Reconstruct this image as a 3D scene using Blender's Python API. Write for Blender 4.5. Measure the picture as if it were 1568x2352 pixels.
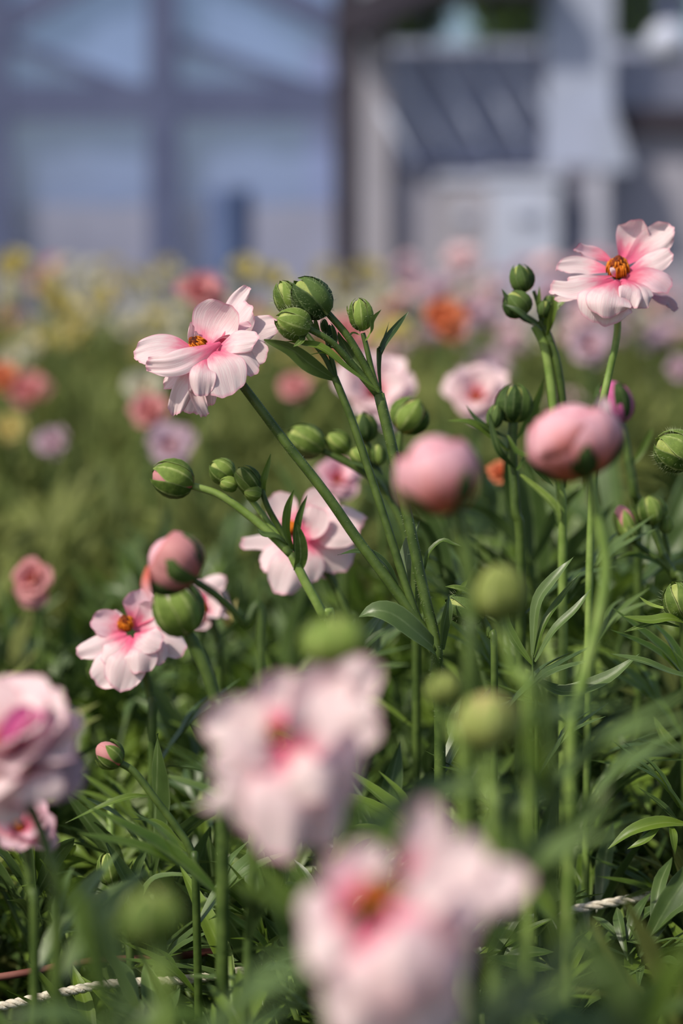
import bpy, math, random
import numpy as np
from mathutils import Vector, Matrix, Quaternion

for o in list(bpy.data.objects):
    bpy.data.objects.remove(o)
SC = bpy.context.scene
COL = SC.collection
R = math.radians

# ------------------------------------------------------------------ camera
W, H = 1568.0, 2352.0
LENS = 85.0
F = LENS / 36.0 * H                      # focal length in pixels (sensor height 36 mm)
PITCH = R(5.7)
CAM = Vector((0.0, 0.0, 0.50))
RIGHT = Vector((1, 0, 0))
FWD = Vector((0, math.cos(PITCH), -math.sin(PITCH)))
UP = Vector((0, math.sin(PITCH), math.cos(PITCH)))
FOCUS = 0.95
cd = bpy.data.cameras.new('camera')
cam = bpy.data.objects.new('camera', cd)
COL.objects.link(cam)
cam.location = CAM
cam.rotation_euler = (R(90) - PITCH, 0, 0)
cd.sensor_fit = 'VERTICAL'
cd.sensor_height = 36.0
cd.sensor_width = 24.0
cd.lens = LENS
cd.clip_start = 0.05
cd.clip_end = 200
cd.dof.use_dof = True
cd.dof.focus_distance = FOCUS
cd.dof.aperture_fstop = 6.0
SC.camera = cam

# ------------------------------------------------------------------ world, sun, exposure
SUN_DIR = Vector((-0.60, -0.48, 0.82)).normalized()     # towards the sun: upper left, a little behind the viewer
world = bpy.data.worlds.new('sky')
SC.world = world
world.use_nodes = True
wn = world.node_tree
wn.nodes.clear()
wo = wn.nodes.new('ShaderNodeOutputWorld')
wb = wn.nodes.new('ShaderNodeBackground')
ws = wn.nodes.new('ShaderNodeTexSky')
ws.sky_type = 'NISHITA'
ws.sun_disc = False
ws.sun_elevation = math.asin(SUN_DIR.z)
ws.sun_rotation = math.atan2(SUN_DIR.x, SUN_DIR.y)
ws.altitude = 100
ws.air_density = 1.0
ws.dust_density = 2.2
wn.links.new(ws.outputs[0], wb.inputs[0])
wb.inputs[1].default_value = 0.135
wn.links.new(wb.outputs[0], wo.inputs[0])

sd = bpy.data.lights.new('sun', 'SUN')
sun = bpy.data.objects.new('sun', sd)
COL.objects.link(sun)
sd.energy = 4.0
sd.angle = R(1.5)
sd.color = (1.0, 0.92, 0.79)
sun.rotation_euler = (-SUN_DIR).to_track_quat('-Z', 'Y').to_euler()

SC.view_settings.view_transform = 'Standard'
SC.view_settings.look = 'None'
SC.view_settings.gamma = 1.0
SC.view_settings.use_curve_mapping = False
SC.view_settings.exposure = 0.0

# ------------------------------------------------------------------ helpers
def lin(r, g, b):
    f = lambda c: (c / 255 / 12.92) if c / 255 <= 0.04045 else ((c / 255 + 0.055) / 1.055) ** 2.4
    return (f(r), f(g), f(b), 1.0)

def at(px, py, d):
    return CAM + d * (FWD + ((px - W / 2) / F) * RIGHT + ((H / 2 - py) / F) * UP)

def camdir(n):
    return (n[0] * RIGHT + n[1] * UP - n[2] * FWD).normalized()

def catmull(pts, n):
    pts = [Vector(p) for p in pts]
    if len(pts) == 2:
        return [pts[0].lerp(pts[1], i / (n - 1)) for i in range(n)]
    P = [pts[0] * 2 - pts[1]] + pts + [pts[-1] * 2 - pts[-2]]
    seg = len(pts) - 1
    out = []
    for i in range(n):
        t = i / (n - 1) * seg
        k = min(int(t), seg - 1)
        f = t - k
        a, b, c, d = P[k], P[k + 1], P[k + 2], P[k + 3]
        out.append(0.5 * ((2 * b) + (c - a) * f + (2 * a - 5 * b + 4 * c - d) * f * f + (3 * b - a - 3 * c + d) * f ** 3))
    return out

class MB:
    """collects verts / faces / uvs for ONE mesh"""
    def __init__(s):
        s.v = []; s.f = []; s.uv = []; s.m = []
    def grid(s, rows, uvs, mat=0, closed=False):
        o = len(s.v)
        nr, nc = len(rows), len(rows[0])
        for r, ur in zip(rows, uvs):
            for p, q in zip(r, ur):
                s.v.append(tuple(p)); s.uv.append(q)
        for i in range(nr - 1):
            for j in range(nc - 1 + (1 if closed else 0)):
                j2 = (j + 1) % nc
                s.f.append((o + i * nc + j, o + i * nc + j2, o + (i + 1) * nc + j2, o + (i + 1) * nc + j))
                s.m.append(mat)
    def tube(s, pts, r0, r1, sides=7, n=None, mat=0, rfun=None, cap=True):
        n = n or max(4, len(pts) * 4)
        c = catmull(pts, n)
        t0 = (c[1] - c[0]).normalized()
        ref = Vector((0, 0, 1)) if abs(t0.z) < 0.9 else Vector((1, 0, 0))
        nrm = (ref - t0 * ref.dot(t0)).normalized()
        rows, uvs = [], []
        for i, p in enumerate(c):
            t = (c[min(i + 1, n - 1)] - c[max(i - 1, 0)]).normalized()
            nrm = (nrm - t * nrm.dot(t)).normalized()
            b = t.cross(nrm)
            f = i / (n - 1)
            r = r0 + (r1 - r0) * f
            if rfun: r *= rfun(f)
            rows.append([p + (nrm * math.cos(a) + b * math.sin(a)) * r for a in [2 * math.pi * k / sides for k in range(sides)]])
            uvs.append([(k / sides, f) for k in range(sides)])
        o = len(s.v)
        s.grid(rows, uvs, mat, closed=True)
        if cap:
            s.f.append(tuple(o + k for k in range(sides))[::-1]); s.m.append(mat)
            s.f.append(tuple(o + (n - 1) * sides + k for k in range(sides))); s.m.append(mat)
    def box(s, lo, hi, mat=0, M=None):
        o = len(s.v)
        for x in (lo[0], hi[0]):
            for y in (lo[1], hi[1]):
                for z in (lo[2], hi[2]):
                    p = Vector((x, y, z))
                    if M: p = M @ p
                    s.v.append(tuple(p)); s.uv.append((0, 0))
        for q in ((0, 1, 3, 2), (4, 6, 7, 5), (0, 4, 5, 1), (2, 3, 7, 6), (0, 2, 6, 4), (1, 5, 7, 3)):
            s.f.append(tuple(o + i for i in q)); s.m.append(mat)
    def mesh(s, name, mats, smooth=True, origin=None):
        me = bpy.data.meshes.new(name)
        v = s.v
        if origin is not None:
            v = [(a - origin[0], b - origin[1], c - origin[2]) for a, b, c in v]
        me.from_pydata(v, [], s.f)
        for m in (mats if isinstance(mats, (list, tuple)) else [mats]):
            me.materials.append(m)
        uvl = me.uv_layers.new(name='UVMap')
        li = np.empty(len(me.loops), dtype=np.int32)
        me.loops.foreach_get('vertex_index', li)
        uv = np.array(s.uv, dtype=np.float32)[li]
        uvl.data.foreach_set('uv', uv.ravel())
        me.polygons.foreach_set('material_index', np.array(s.m, dtype=np.int32))
        me.polygons.foreach_set('use_smooth', np.full(len(me.polygons), smooth))
        me.update()
        return me

def link(name, me, parent=None, loc=None):
    o = bpy.data.objects.new(name, me)
    COL.objects.link(o)
    if parent is not None: o.parent = parent
    if loc is not None: o.location = loc
    return o

def tag(o, label=None, cat=None, group=None, kind=None):
    if label: o['label'] = label
    if cat: o['category'] = cat
    if group: o['group'] = group
    if kind: o['kind'] = kind
    return o

# ------------------------------------------------------------------ materials
def new_mat(name):
    m = bpy.data.materials.new(name)
    m.use_nodes = True
    m.node_tree.nodes.clear()
    return m, m.node_tree.nodes, m.node_tree.links

def node(ns, t, **k):
    n = ns.new(t)
    for a, b in k.items(): setattr(n, a, b)
    return n

def math_node(ns, ls, op, a, b=None, clamp=False):
    n = ns.new('ShaderNodeMath'); n.operation = op; n.use_clamp = clamp
    for i, x in enumerate((a, b)):
        if x is None: continue
        if isinstance(x, (int, float)): n.inputs[i].default_value = x
        else: ls.new(x, n.inputs[i])
    return n.outputs[0]

def mixc(ns, ls, f, a, b, mode='MIX'):
    n = ns.new('ShaderNodeMix'); n.data_type = 'RGBA'; n.blend_type = mode
    if isinstance(f, (int, float)): n.inputs[0].default_value = f
    else: ls.new(f, n.inputs[0])
    for i, x in ((6, a), (7, b)):
        if isinstance(x, tuple): n.inputs[i].default_value = x
        else: ls.new(x, n.inputs[i])
    return n.outputs[2]

def maprange(ns, ls, x, a, b, c=0.0, d=1.0, smooth=True):
    n = ns.new('ShaderNodeMapRange')
    n.interpolation_type = 'SMOOTHSTEP' if smooth else 'LINEAR'
    ls.new(x, n.inputs[0])
    for i, q in enumerate((a, b, c, d)): n.inputs[i + 1].default_value = q
    return n.outputs[0]

def thin_shader(ns, ls, col, tcol, trans, rough, spec, bump=None):
    out = ns.new('ShaderNodeOutputMaterial')
    p = ns.new('ShaderNodeBsdfPrincipled')
    p.inputs['Roughness'].default_value = rough
    p.inputs['Specular IOR Level'].default_value = spec
    t = ns.new('ShaderNodeBsdfTranslucent')
    mx = ns.new('ShaderNodeMixShader')
    mx.inputs[0].default_value = trans
    for s_, c in ((p.inputs['Base Color'], col), (t.inputs['Color'], tcol)):
        if isinstance(c, tuple): s_.default_value = c
        else: ls.new(c, s_)
    if bump is not None:
        ls.new(bump, p.inputs['Normal']); ls.new(bump, t.inputs['Normal'])
    ls.new(p.outputs[0], mx.inputs[1]); ls.new(t.outputs[0], mx.inputs[2])
    ls.new(mx.outputs[0], out.inputs[0])

def petal_mat(name, base, pale, rim, basepos=(0.05, 0.62), trans=0.34):
    m, ns, ls = new_mat(name)
    tc = node(ns, 'ShaderNodeTexCoord')
    sx = node(ns, 'ShaderNodeSeparateXYZ'); ls.new(tc.outputs['UV'], sx.inputs[0])
    u, v = sx.outputs[0], sx.outputs[1]
    # fine veins that run along the petal
    mp = node(ns, 'ShaderNodeMapping'); mp.inputs['Scale'].default_value = (46, 2.6, 1)
    ls.new(tc.outputs['UV'], mp.inputs[0])
    nz = node(ns, 'ShaderNodeTexNoise'); nz.inputs['Scale'].default_value = 1.0; nz.inputs['Detail'].default_value = 2.0
    ls.new(mp.outputs[0], nz.inputs['Vector'])
    vein = maprange(ns, ls, nz.outputs[0], 0.46, 0.62)
    n2 = node(ns, 'ShaderNodeTexNoise'); n2.inputs['Scale'].default_value = 5.0
    ls.new(tc.outputs['UV'], n2.inputs['Vector'])
    vv = math_node(ns, ls, 'ADD', v, math_node(ns, ls, 'MULTIPLY', math_node(ns, ls, 'SUBTRACT', n2.outputs[0], 0.5), 0.35))
    vv = math_node(ns, ls, 'ADD', vv, math_node(ns, ls, 'MULTIPLY', math_node(ns, ls, 'SUBTRACT', nz.outputs[0], 0.5), 0.22))
    g = maprange(ns, ls, vv, basepos[0], basepos[1])
    col = mixc(ns, ls, g, base, pale)
    edge = math_node(ns, ls, 'MAXIMUM', math_node(ns, ls, 'ABSOLUTE', math_node(ns, ls, 'MULTIPLY', math_node(ns, ls, 'SUBTRACT', u, 0.5), 2.0)), v)
    er = maprange(ns, ls, edge, 0.93, 1.0, 0, 0.6)
    col = mixc(ns, ls, er, col, rim)
    col = mixc(ns, ls, math_node(ns, ls, 'MULTIPLY', vein, 0.22), col, rim)
    bp = node(ns, 'ShaderNodeBump'); bp.inputs['Strength'].default_value = 0.25; bp.inputs['Distance'].default_value = 0.0006
    ls.new(nz.outputs[0], bp.inputs['Height'])
    tcol = mixc(ns, ls, 0.25, col, rim)
    thin_shader(ns, ls, col, tcol, trans, 0.55, 0.3, bp.outputs[0])
    return m

def leaf_mat(name, dark, light, rib, trans=0.3, rough=0.42, spec=0.45, ribs=0.55, scale=90):
    m, ns, ls = new_mat(name)
    tc = node(ns, 'ShaderNodeTexCoord')
    sx = node(ns, 'ShaderNodeSeparateXYZ'); ls.new(tc.outputs['UV'], sx.inputs[0])
    nz = node(ns, 'ShaderNodeTexNoise'); nz.inputs['Scale'].default_value = scale; nz.inputs['Detail'].default_value = 4
    ls.new(tc.outputs['Object'], nz.inputs['Vector'])
    oi = node(ns, 'ShaderNodeObjectInfo')
    f = math_node(ns, ls, 'ADD', math_node(ns, ls, 'MULTIPLY', nz.outputs[0], 0.6), math_node(ns, ls, 'MULTIPLY', oi.outputs['Random'], 0.6))
    f = maprange(ns, ls, f, 0.15, 0.95)
    col = mixc(ns, ls, f, dark, light)
    au = math_node(ns, ls, 'ABSOLUTE', math_node(ns, ls, 'MULTIPLY', math_node(ns, ls, 'SUBTRACT', sx.outputs[0], 0.5), 2.0))
    ribf = math_node(ns, ls, 'MULTIPLY', maprange(ns, ls, au, 0.0, 0.16, ribs, 0.0), maprange(ns, ls, nz.outputs[0], 0.3, 0.65, 0.25, 1.0))
    col = mixc(ns, ls, ribf, col, rib)
    ef = maprange(ns, ls, au, 0.86, 1.0, 0.0, 0.35)
    col = mixc(ns, ls, ef, col, rib)
    bp = node(ns, 'ShaderNodeBump'); bp.inputs['Strength'].default_value = 0.3; bp.inputs['Distance'].default_value = 0.0008
    ls.new(nz.outputs[0], bp.inputs['Height'])
    tcol = mixc(ns, ls, 0.5, col, light)
    thin_shader(ns, ls, col, tcol, trans, rough, spec, bp.outputs[0])
    return m

def solid_mat(name, a, b=None, rough=0.6, spec=0.3, scale=40.0, bump=0.0, sss=0.0, metallic=0.0):
    m, ns, ls = new_mat(name)
    out = node(ns, 'ShaderNodeOutputMaterial')
    p = node(ns, 'ShaderNodeBsdfPrincipled')
    p.inputs['Roughness'].default_value = rough
    p.inputs['Specular IOR Level'].default_value = spec
    p.inputs['Metallic'].default_value = metallic
    tc = node(ns, 'ShaderNodeTexCoord')
    nz = node(ns, 'ShaderNodeTexNoise'); nz.inputs['Scale'].default_value = scale; nz.inputs['Detail'].default_value = 4
    ls.new(tc.outputs['Object'], nz.inputs['Vector'])
    f = maprange(ns, ls, nz.outputs[0], 0.3, 0.7)
    ls.new(mixc(ns, ls, f, a, b or a), p.inputs['Base Color'])
    if bump:
        bp = node(ns, 'ShaderNodeBump'); bp.inputs['Strength'].default_value = bump; bp.inputs['Distance'].default_value = 0.002
        ls.new(nz.outputs[0], bp.inputs['Height']); ls.new(bp.outputs[0], p.inputs['Normal'])
    ls.new(p.outputs[0], out.inputs[0])
    return m

def film_mat(name, col, clear, trans):
    m, ns, ls = new_mat(name)
    out = node(ns, 'ShaderNodeOutputMaterial')
    tc = node(ns, 'ShaderNodeTexCoord')
    nz = node(ns, 'ShaderNodeTexNoise'); nz.inputs['Scale'].default_value = 1.6; nz.inputs['Detail'].default_value = 3
    ls.new(tc.outputs['Object'], nz.inputs['Vector'])
    c = mixc(ns, ls, maprange(ns, ls, nz.outputs[0], 0.3, 0.7), col, tuple(x * 0.75 for x in col[:3]) + (1,))
    d = node(ns, 'ShaderNodeBsdfDiffuse'); ls.new(c, d.inputs[0])
    t = node(ns, 'ShaderNodeBsdfTranslucent'); ls.new(c, t.inputs[0])
    tr = node(ns, 'ShaderNodeBsdfTransparent'); tr.inputs[0].default_value = (0.9, 0.94, 1, 1)
    m1 = node(ns, 'ShaderNodeMixShader'); m1.inputs[0].default_value = trans
    ls.new(d.outputs[0], m1.inputs[1]); ls.new(t.outputs[0], m1.inputs[2])
    m2 = node(ns, 'ShaderNodeMixShader'); m2.inputs[0].default_value = clear
    ls.new(m1.outputs[0], m2.inputs[1]); ls.new(tr.outputs[0], m2.inputs[2])
    ls.new(m2.outputs[0], out.inputs[0])
    return m

PINK = petal_mat('petal_pink', lin(234, 100, 138), lin(236, 216, 216), lin(226, 140, 166), (0.08, 0.56), 0.28)
PINKPALE = petal_mat('petal_pale_pink', lin(232, 112, 138), lin(236, 218, 216), lin(226, 150, 170), (0.0, 0.42), 0.28)
PINKD = petal_mat('petal_deep_pink', lin(224, 92, 126), lin(238, 204, 212), lin(222, 120, 154), (0.1, 0.75))
BUDPINK = petal_mat('petal_bud_pink', lin(214, 112, 92), lin(238, 186, 196), lin(206, 78, 106), (0.2, 0.85), 0.2)
MAGENTA = petal_mat('petal_magenta', lin(214, 120, 170), lin(214, 110, 165), lin(190, 60, 130))
CORAL = petal_mat('petal_coral', lin(206, 112, 108), lin(220, 156, 156), lin(208, 116, 122))
ORANGE = petal_mat('petal_orange', lin(214, 112, 56), lin(218, 132, 92), lin(204, 106, 74))
LILAC = petal_mat('petal_lilac', lin(190, 140, 164), lin(196, 172, 184), lin(184, 136, 164))
YELLOW = petal_mat('petal_yellow', lin(190, 170, 84), lin(206, 194, 126), lin(184, 164, 84))
WHITE = petal_mat('petal_white', lin(196, 190, 150), lin(212, 208, 186), lin(190, 184, 160))
LEAF = leaf_mat('leaf_green', lin(56, 82, 22), lin(108, 132, 46), lin(140, 158, 92))
LEAFB = leaf_mat('leaf_bluegreen', lin(50, 72, 32), lin(88, 110, 56), lin(132, 150, 102), 0.2, 0.40, 0.5)
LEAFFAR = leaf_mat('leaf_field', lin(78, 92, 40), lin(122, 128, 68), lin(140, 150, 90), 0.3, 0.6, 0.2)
BUDCORE = solid_mat('bud_core', lin(128, 142, 68), lin(160, 168, 98), 0.6, 0.2, 200)
SEPAL = leaf_mat('sepal_green', lin(50, 74, 22), lin(120, 142, 64), lin(190, 198, 132), 0.10, 0.7, 0.2, 0.5, 330)
SEPALD = leaf_mat('sepal_dark', lin(34, 56, 20), lin(82, 104, 50), lin(132, 150, 100), 0.08, 0.7, 0.2, 0.35, 330)
SEPALP = leaf_mat('sepal_pale', lin(92, 106, 42), lin(146, 156, 84), lin(196, 200, 140), 0.10, 0.7, 0.2, 0.5, 330)
STEM = solid_mat('stem_green', lin(56, 76, 28), lin(82, 102, 44), 0.5, 0.35, 120, 0.2)
STEML = solid_mat('stem_light', lin(104, 130, 56), lin(132, 154, 80), 0.5, 0.35, 120, 0.2)
HAIR = solid_mat('hair', lin(164, 174, 134), None, 0.6, 0.2)
STAMEN = solid_mat('stamen', lin(168, 82, 10), lin(216, 128, 28), 0.6, 0.2, 500)
PISTIL = solid_mat('pistil', lin(70, 30, 20), lin(150, 66, 14), 0.7, 0.2, 700, 0.5)
SOIL = solid_mat('soil', lin(62, 50, 42), lin(96, 82, 70), 0.95, 0.1, 30, 0.8)
ROPE = solid_mat('rope', lin(196, 186, 168), lin(222, 214, 196), 0.85, 0.15, 400, 0.4)
TWIG = solid_mat('twig', lin(96, 54, 46), lin(130, 84, 76), 0.7, 0.2, 60, 0.3)

# ------------------------------------------------------------------ shape builders
def petal(mb, spine, normal, hw, cup=0.15, ruffle=0.05, seed=0, tipw=0.78, basew=0.16, nu=13, nv=14, drop=0.15, mat=0, vmax=0.66, twist=0.0):
    """a petal: a sheet swept along a spine; normal = side that faces up/in"""
    rnd = random.Random(seed)
    c = catmull(spine, nv * 3)
    L = sum((c[i + 1] - c[i]).length for i in range(len(c) - 1))
    ph = [rnd.uniform(0, 6.28) for _ in range(6)]
    am = [rnd.uniform(0.5, 1) for _ in range(6)]
    rows, uvs = [], []
    nrm = Vector(normal).normalized()
    N = len(c) - 1
    def frame(t):
        x = t * N; k = min(int(x), N - 1); f = x - k
        p = c[k].lerp(c[k + 1], f)
        tg = (c[min(k + 2, N)] - c[max(k - 1, 0)]).normalized()
        n = (nrm - tg * nrm.dot(tg))
        n = n.normalized() if n.length > 1e-6 else tg.orthogonal().normalized()
        return p, tg, n
    for j in range(nv):
        v = j / (nv - 1)
        if v < vmax:
            w = basew + (1 - basew) * math.sin(v / vmax * math.pi / 2) ** 1.15
        else:
            q = (v - vmax) / (1 - vmax)
            w = 1 - (1 - tipw) * q * q
        row, ur = [], []
        for i in range(nu):
            u = -1 + 2 * i / (nu - 1)
            au = abs(u)
            e = 0.024 * (am[0] * math.sin(u * 5 + ph[0]) + 0.6 * am[1] * math.sin(u * 11 + ph[1])) * v
            t = max(0.0, min(1.0, v * (1 - drop * au ** 2.4 + e * 0.9 - 0.03)))
            p, tg, n = frame(t)
            if twist:
                n = Quaternion(tg, twist * v) @ n
            s = tg.cross(n)
            ruf = ruffle * L * (v ** 1.6) * (am[2] * math.sin(u * 4.2 + ph[2]) * 0.8 + am[3] * math.sin(u * 8.5 + ph[3] + v * 2) * 0.5 * au + am[4] * math.sin(v * 9 + ph[4]) * 0.5 * au * au)
            ruf += ruffle * L * 0.30 * v ** 4 * am[5] * math.sin(u * 15 + ph[5])
            h = cup * hw * (au ** 2) * (0.4 + 0.6 * math.sin(min(v, 1) * math.pi * 0.7)) + ruf
            row.append(p + s * (u * hw * w * (1 - 0.10 * abs(cup))) + n * h)
            ur.append((u * 0.5 + 0.5, v))
        rows.append(row); uvs.append(ur)
    mb.grid(rows, uvs, mat)

def blade(mb, spine, normal, hw, fold=0.25, nv=9, mat=0, wave=0.0, seed=0, cols=5, peak=0.45, basew=0.18):
    """a lance-shaped leaf blade with a V fold on the midrib"""
    rnd = random.Random(seed)
    c = catmull(spine, nv)
    nrm = Vector(normal).normalized()
    ph = rnd.uniform(0, 6.28)
    rows, uvs = [], []
    for j in range(nv):
        v = j / (nv - 1)
        tg = (c[min(j + 1, nv - 1)] - c[max(j - 1, 0)]).normalized()
        n = nrm - tg * nrm.dot(tg)
        n = n.normalized() if n.length > 1e-6 else tg.orthogonal().normalized()
        s = tg.cross(n)
        if v < peak: w = basew + (1 - basew) * math.sin(v / peak * math.pi / 2)
        else: w = max(0.015, math.cos((v - peak) / (1 - peak) * math.pi / 2) ** 0.9)
        row, ur = [], []
        for i in range(cols):
            u = -1 + 2 * i / (cols - 1)
            row.append(c[j] + s * (u * hw * w) + n * (abs(u) * hw * w * fold + wave * hw * math.sin(v * 8 + ph + u) * abs(u)))
            ur.append((u * 0.5 + 0.5, v))
        rows.append(row); uvs.append(ur)
    mb.grid(rows, uvs, mat)

def budnoise(th, a):
    t = a / math.pi
    return (1.06 - 0.26 * t * t) * (1 + 0.05 * math.sin(2 * th + 1.3) + 0.035 * math.sin(3 * th + 5 * t) + 0.02 * math.sin(7 * th + 9 * t))

def shell(mb, M, Rr, Lh, th0, hw, v0, v1, off, nu=7, nv=9, tipw=0.02, flare=0.0, mat=0, peak=0.45, seed=0):
    """a sepal or petal that hugs an egg shape (axis +Z from the origin, radius Rr, height Lh)"""
    rnd = random.Random(seed); ph = rnd.uniform(0, 6); wv = rnd.uniform(0.85, 1.15); tw = rnd.uniform(-0.1, 0.35)
    rows, uvs = [], []
    for j in range(nv):
        q = j / (nv - 1)
        a = (v0 + (v1 - v0) * q) * math.pi
        if q < peak: w = 0.45 + 0.55 * math.sin(q / peak * math.pi / 2)
        else: w = tipw + (1 - tipw) * math.cos((q - peak) / (1 - peak) * math.pi / 2) ** 0.8
        row, ur = [], []
        for i in range(nu):
            u = -1 + 2 * i / (nu - 1)
            th = th0 + u * hw * w * wv + tw * q * q
            r = Rr * math.sin(a) ** 0.9 * (1 + off * (1 - 0.5 * abs(u))) if math.sin(a) > 0 else 0.0
            r *= budnoise(th, a) * (1 + 0.07 * math.exp(-(u / 0.16) ** 2))
            r += flare * Rr * q ** 3 + 0.03 * Rr * math.sin(5 * q + ph + 2 * u)*q
            z = Lh * (0.5 - 0.5 * math.cos(a)) * (1 + off * 0.3) - flare * 0.3 * Lh * q ** 3
            row.append(M @ Vector((r * math.cos(th), r * math.sin(th), z)))
            ur.append((u * 0.5 + 0.5, q))
        rows.append(row); uvs.append(ur)
    mb.grid(rows, uvs, mat)

def egg(mb, M, Rr, Lh, n=10, m=12, mat=0, pw=0.9, v1=1.0):
    rows, uvs = [], []
    for j in range(n):
        a = (0.02 + (v1 - 0.03) * j / (n - 1)) * math.pi
        r = Rr * math.sin(a) ** pw
        z = Lh * (0.5 - 0.5 * math.cos(a))
        rows.append([M @ Vector((r * budnoise(2 * math.pi * k / m, a) * math.cos(2 * math.pi * k / m), r * budnoise(2 * math.pi * k / m, a) * math.sin(2 * math.pi * k / m), z)) for k in range(m)])
        uvs.append([(k / m, j / (n - 1)) for k in range(m)])
    mb.grid(rows, uvs, mat, closed=True)

def axis_matrix(base, axis, roll=0.0):
    q = Vector(axis).normalized().to_track_quat('Z', 'Y')
    return Matrix.Translation(base) @ q.to_matrix().to_4x4() @ Matrix.Rotation(roll, 4, 'Z')

LOWER = []
class Plant:
    """one plant: an Empty on the soil; stems, leaves, buds and flowers are its parts"""
    def __init__(s, name, label, cat, x, y, d, group=None):
        s.d = d
        p = at(x, y, d)
        s.base = Vector((p.x, p.y, 0))
        s.e = bpy.data.objects.new(name, None)
        s.e.empty_display_size = 0.02
        COL.objects.link(s.e)
        s.e.location = s.base
        tag(s.e, label, cat, group)
        s.seed = int(x * 7 + y * 13)
    def w(s, q):
        return at(q[0], q[1], s.d + (q[2] if len(q) > 2 else 0.0) * 0.01)
    def px(s, n):                        # a length in photo pixels at the plant's distance, in metres
        return n * s.d / F
    def obj(s, name, mb, mats, parent=None):
        return link(name, mb.mesh(name, mats, origin=s.base), parent or s.e)
    def stem(s, pts, w0, w1=None, mat=None, hairs=0, ground=False):
        P = [s.w(p) for p in pts]
        if ground:                       # carry the stem on down to the soil
            q = P[-1]
            LOWER.append((s, P[-2 if len(P) > 1 else -1], q))
            P += [Vector((q.x * 0.5 + s.base.x * 0.5, q.y * 0.5 + s.base.y * 0.5, q.z * 0.5)), s.base + Vector((0, 0, -0.004))]
        mb = MB()
        mb.tube(P, s.px(w0) / 2, s.px(w1 or w0) / 2, 8, n=max(10, len(P) * 5))
        o = s.obj('stem', mb, mat or STEM)
        if hairs:
            s.hairs_tube(P, s.px(w0) / 2, hairs, o)
        return o
    def hairs_tube(s, P, r, n, parent):
        rnd = random.Random(s.seed + n)
        c = catmull(P, 60)
        mb = MB()
        for _ in range(n):
            k = rnd.randrange(1, 58)
            t = (c[k + 1] - c[k - 1]).normalized()
            a = t.orthogonal().normalized()
            dr = Quaternion(t, rnd.uniform(0, 6.28)) @ a
            p = c[k].lerp(c[k + 1], rnd.random()) + dr * r * 0.9
            s.spike(mb, p, (dr + t * rnd.uniform(-0.3, 0.6)) * rnd.uniform(0.0008, 0.0016))
        tag(s.obj('hair', mb, HAIR, parent), kind='stuff')
    def spike(s, mb, p, v, r=0.00005):
        a = v.orthogonal().normalized() * r
        b = v.normalized().cross(a)
        o = len(mb.v)
        for q in (p + a, p - a * 0.5 + b * 0.87, p - a * 0.5 - b * 0.87, p + v):
            mb.v.append(tuple(q)); mb.uv.append((0, 0))
        for f in ((0, 1, 3), (1, 2, 3), (2, 0, 3)):
            mb.f.append(tuple(o + i for i in f)); mb.m.append(0)
    def leaf(s, blades, mat=None, name='leaf'):
        """blades: (points, half width px, normal in view axes[, fold])"""
        mb = MB()
        for k, b in enumerate(blades):
            blade(mb, [s.w(p) for p in b[0]], camdir(b[2]), s.px(b[1]), b[3] if len(b) > 3 else 0.3, nv=14, wave=0.10, seed=s.seed + k, basew=b[4] if len(b) > 4 else 0.22)
        return s.obj(name, mb, mat or LEAF)
    def bud(s, base, tip, wpx, mat=None, core=None, nsep=5, hairs=0, roll=0.0, open_=0.0, sepal_len=0.93, petals=0, pmat=None, bracts=0):
        b, t = s.w(base), s.w(tip)
        ax = t - b
        L = ax.length
        Rr = s.px(wpx) / 2
        M = axis_matrix(b, ax, roll)
        sm = mat or SEPAL
        mb = MB(); egg(mb, M, Rr * 0.94, L * 0.97)
        o = s.obj('bud', mb, core or BUDCORE)
        for k in range(petals):
            mb = MB()
            shell(mb, M, Rr, L, k * 2.4, 0.85 + 0.2 * (k % 3), 0.08, 0.70 + 0.06 * ((k * 5) % 5), 0.02 + 0.13 * k / petals, nu=9, nv=11, tipw=0.55, mat=0, peak=0.6, seed=k)
            s.obj('petal', mb, pmat or BUDPINK, o)
        for k in range(nsep):
            mb = MB()
            fl = (open_ + 0.10 * ((k * 3) % 4 == 1)) * (1.0 if k % 2 else 0.6)
            shell(mb, M, Rr, L, k * 2 * math.pi / nsep + 0.2, (0.66 if nsep == 5 else 0.56) if not petals else 0.5, 0.03, sepal_len if not petals else sepal_len * (0.9 + 0.1 * (k % 2)), 0.08 + 0.06 * (k % 3) + (0.05 if petals else 0), flare=fl, seed=s.seed + k)
            s.obj('sepal', mb, sm, o)
        if hairs:
            rnd = random.Random(s.seed + 5)
            mb = MB()
            for _ in range(hairs):
                a = rnd.uniform(0.08, 0.8) * math.pi; th = rnd.uniform(0, 6.28)
                d = Vector((math.sin(a) * math.cos(th), math.sin(a) * math.sin(th), -math.cos(a)))
                p = Vector((Rr * 1.06 * math.sin(a) ** 0.9 * math.cos(th), Rr * 1.06 * math.sin(a) ** 0.9 * math.sin(th), L * (0.5 - 0.5 * math.cos(a))))
                M3 = M.to_3x3()
                s.spike(mb, M @ p, (M3 @ (d + Vector((0, 0, rnd.uniform(-0.2, 0.8))))).normalized() * rnd.uniform(0.0012, 0.0028), 0.00004)
            tag(s.obj('hair', mb, HAIR, o), kind='stuff')
        return o
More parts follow.
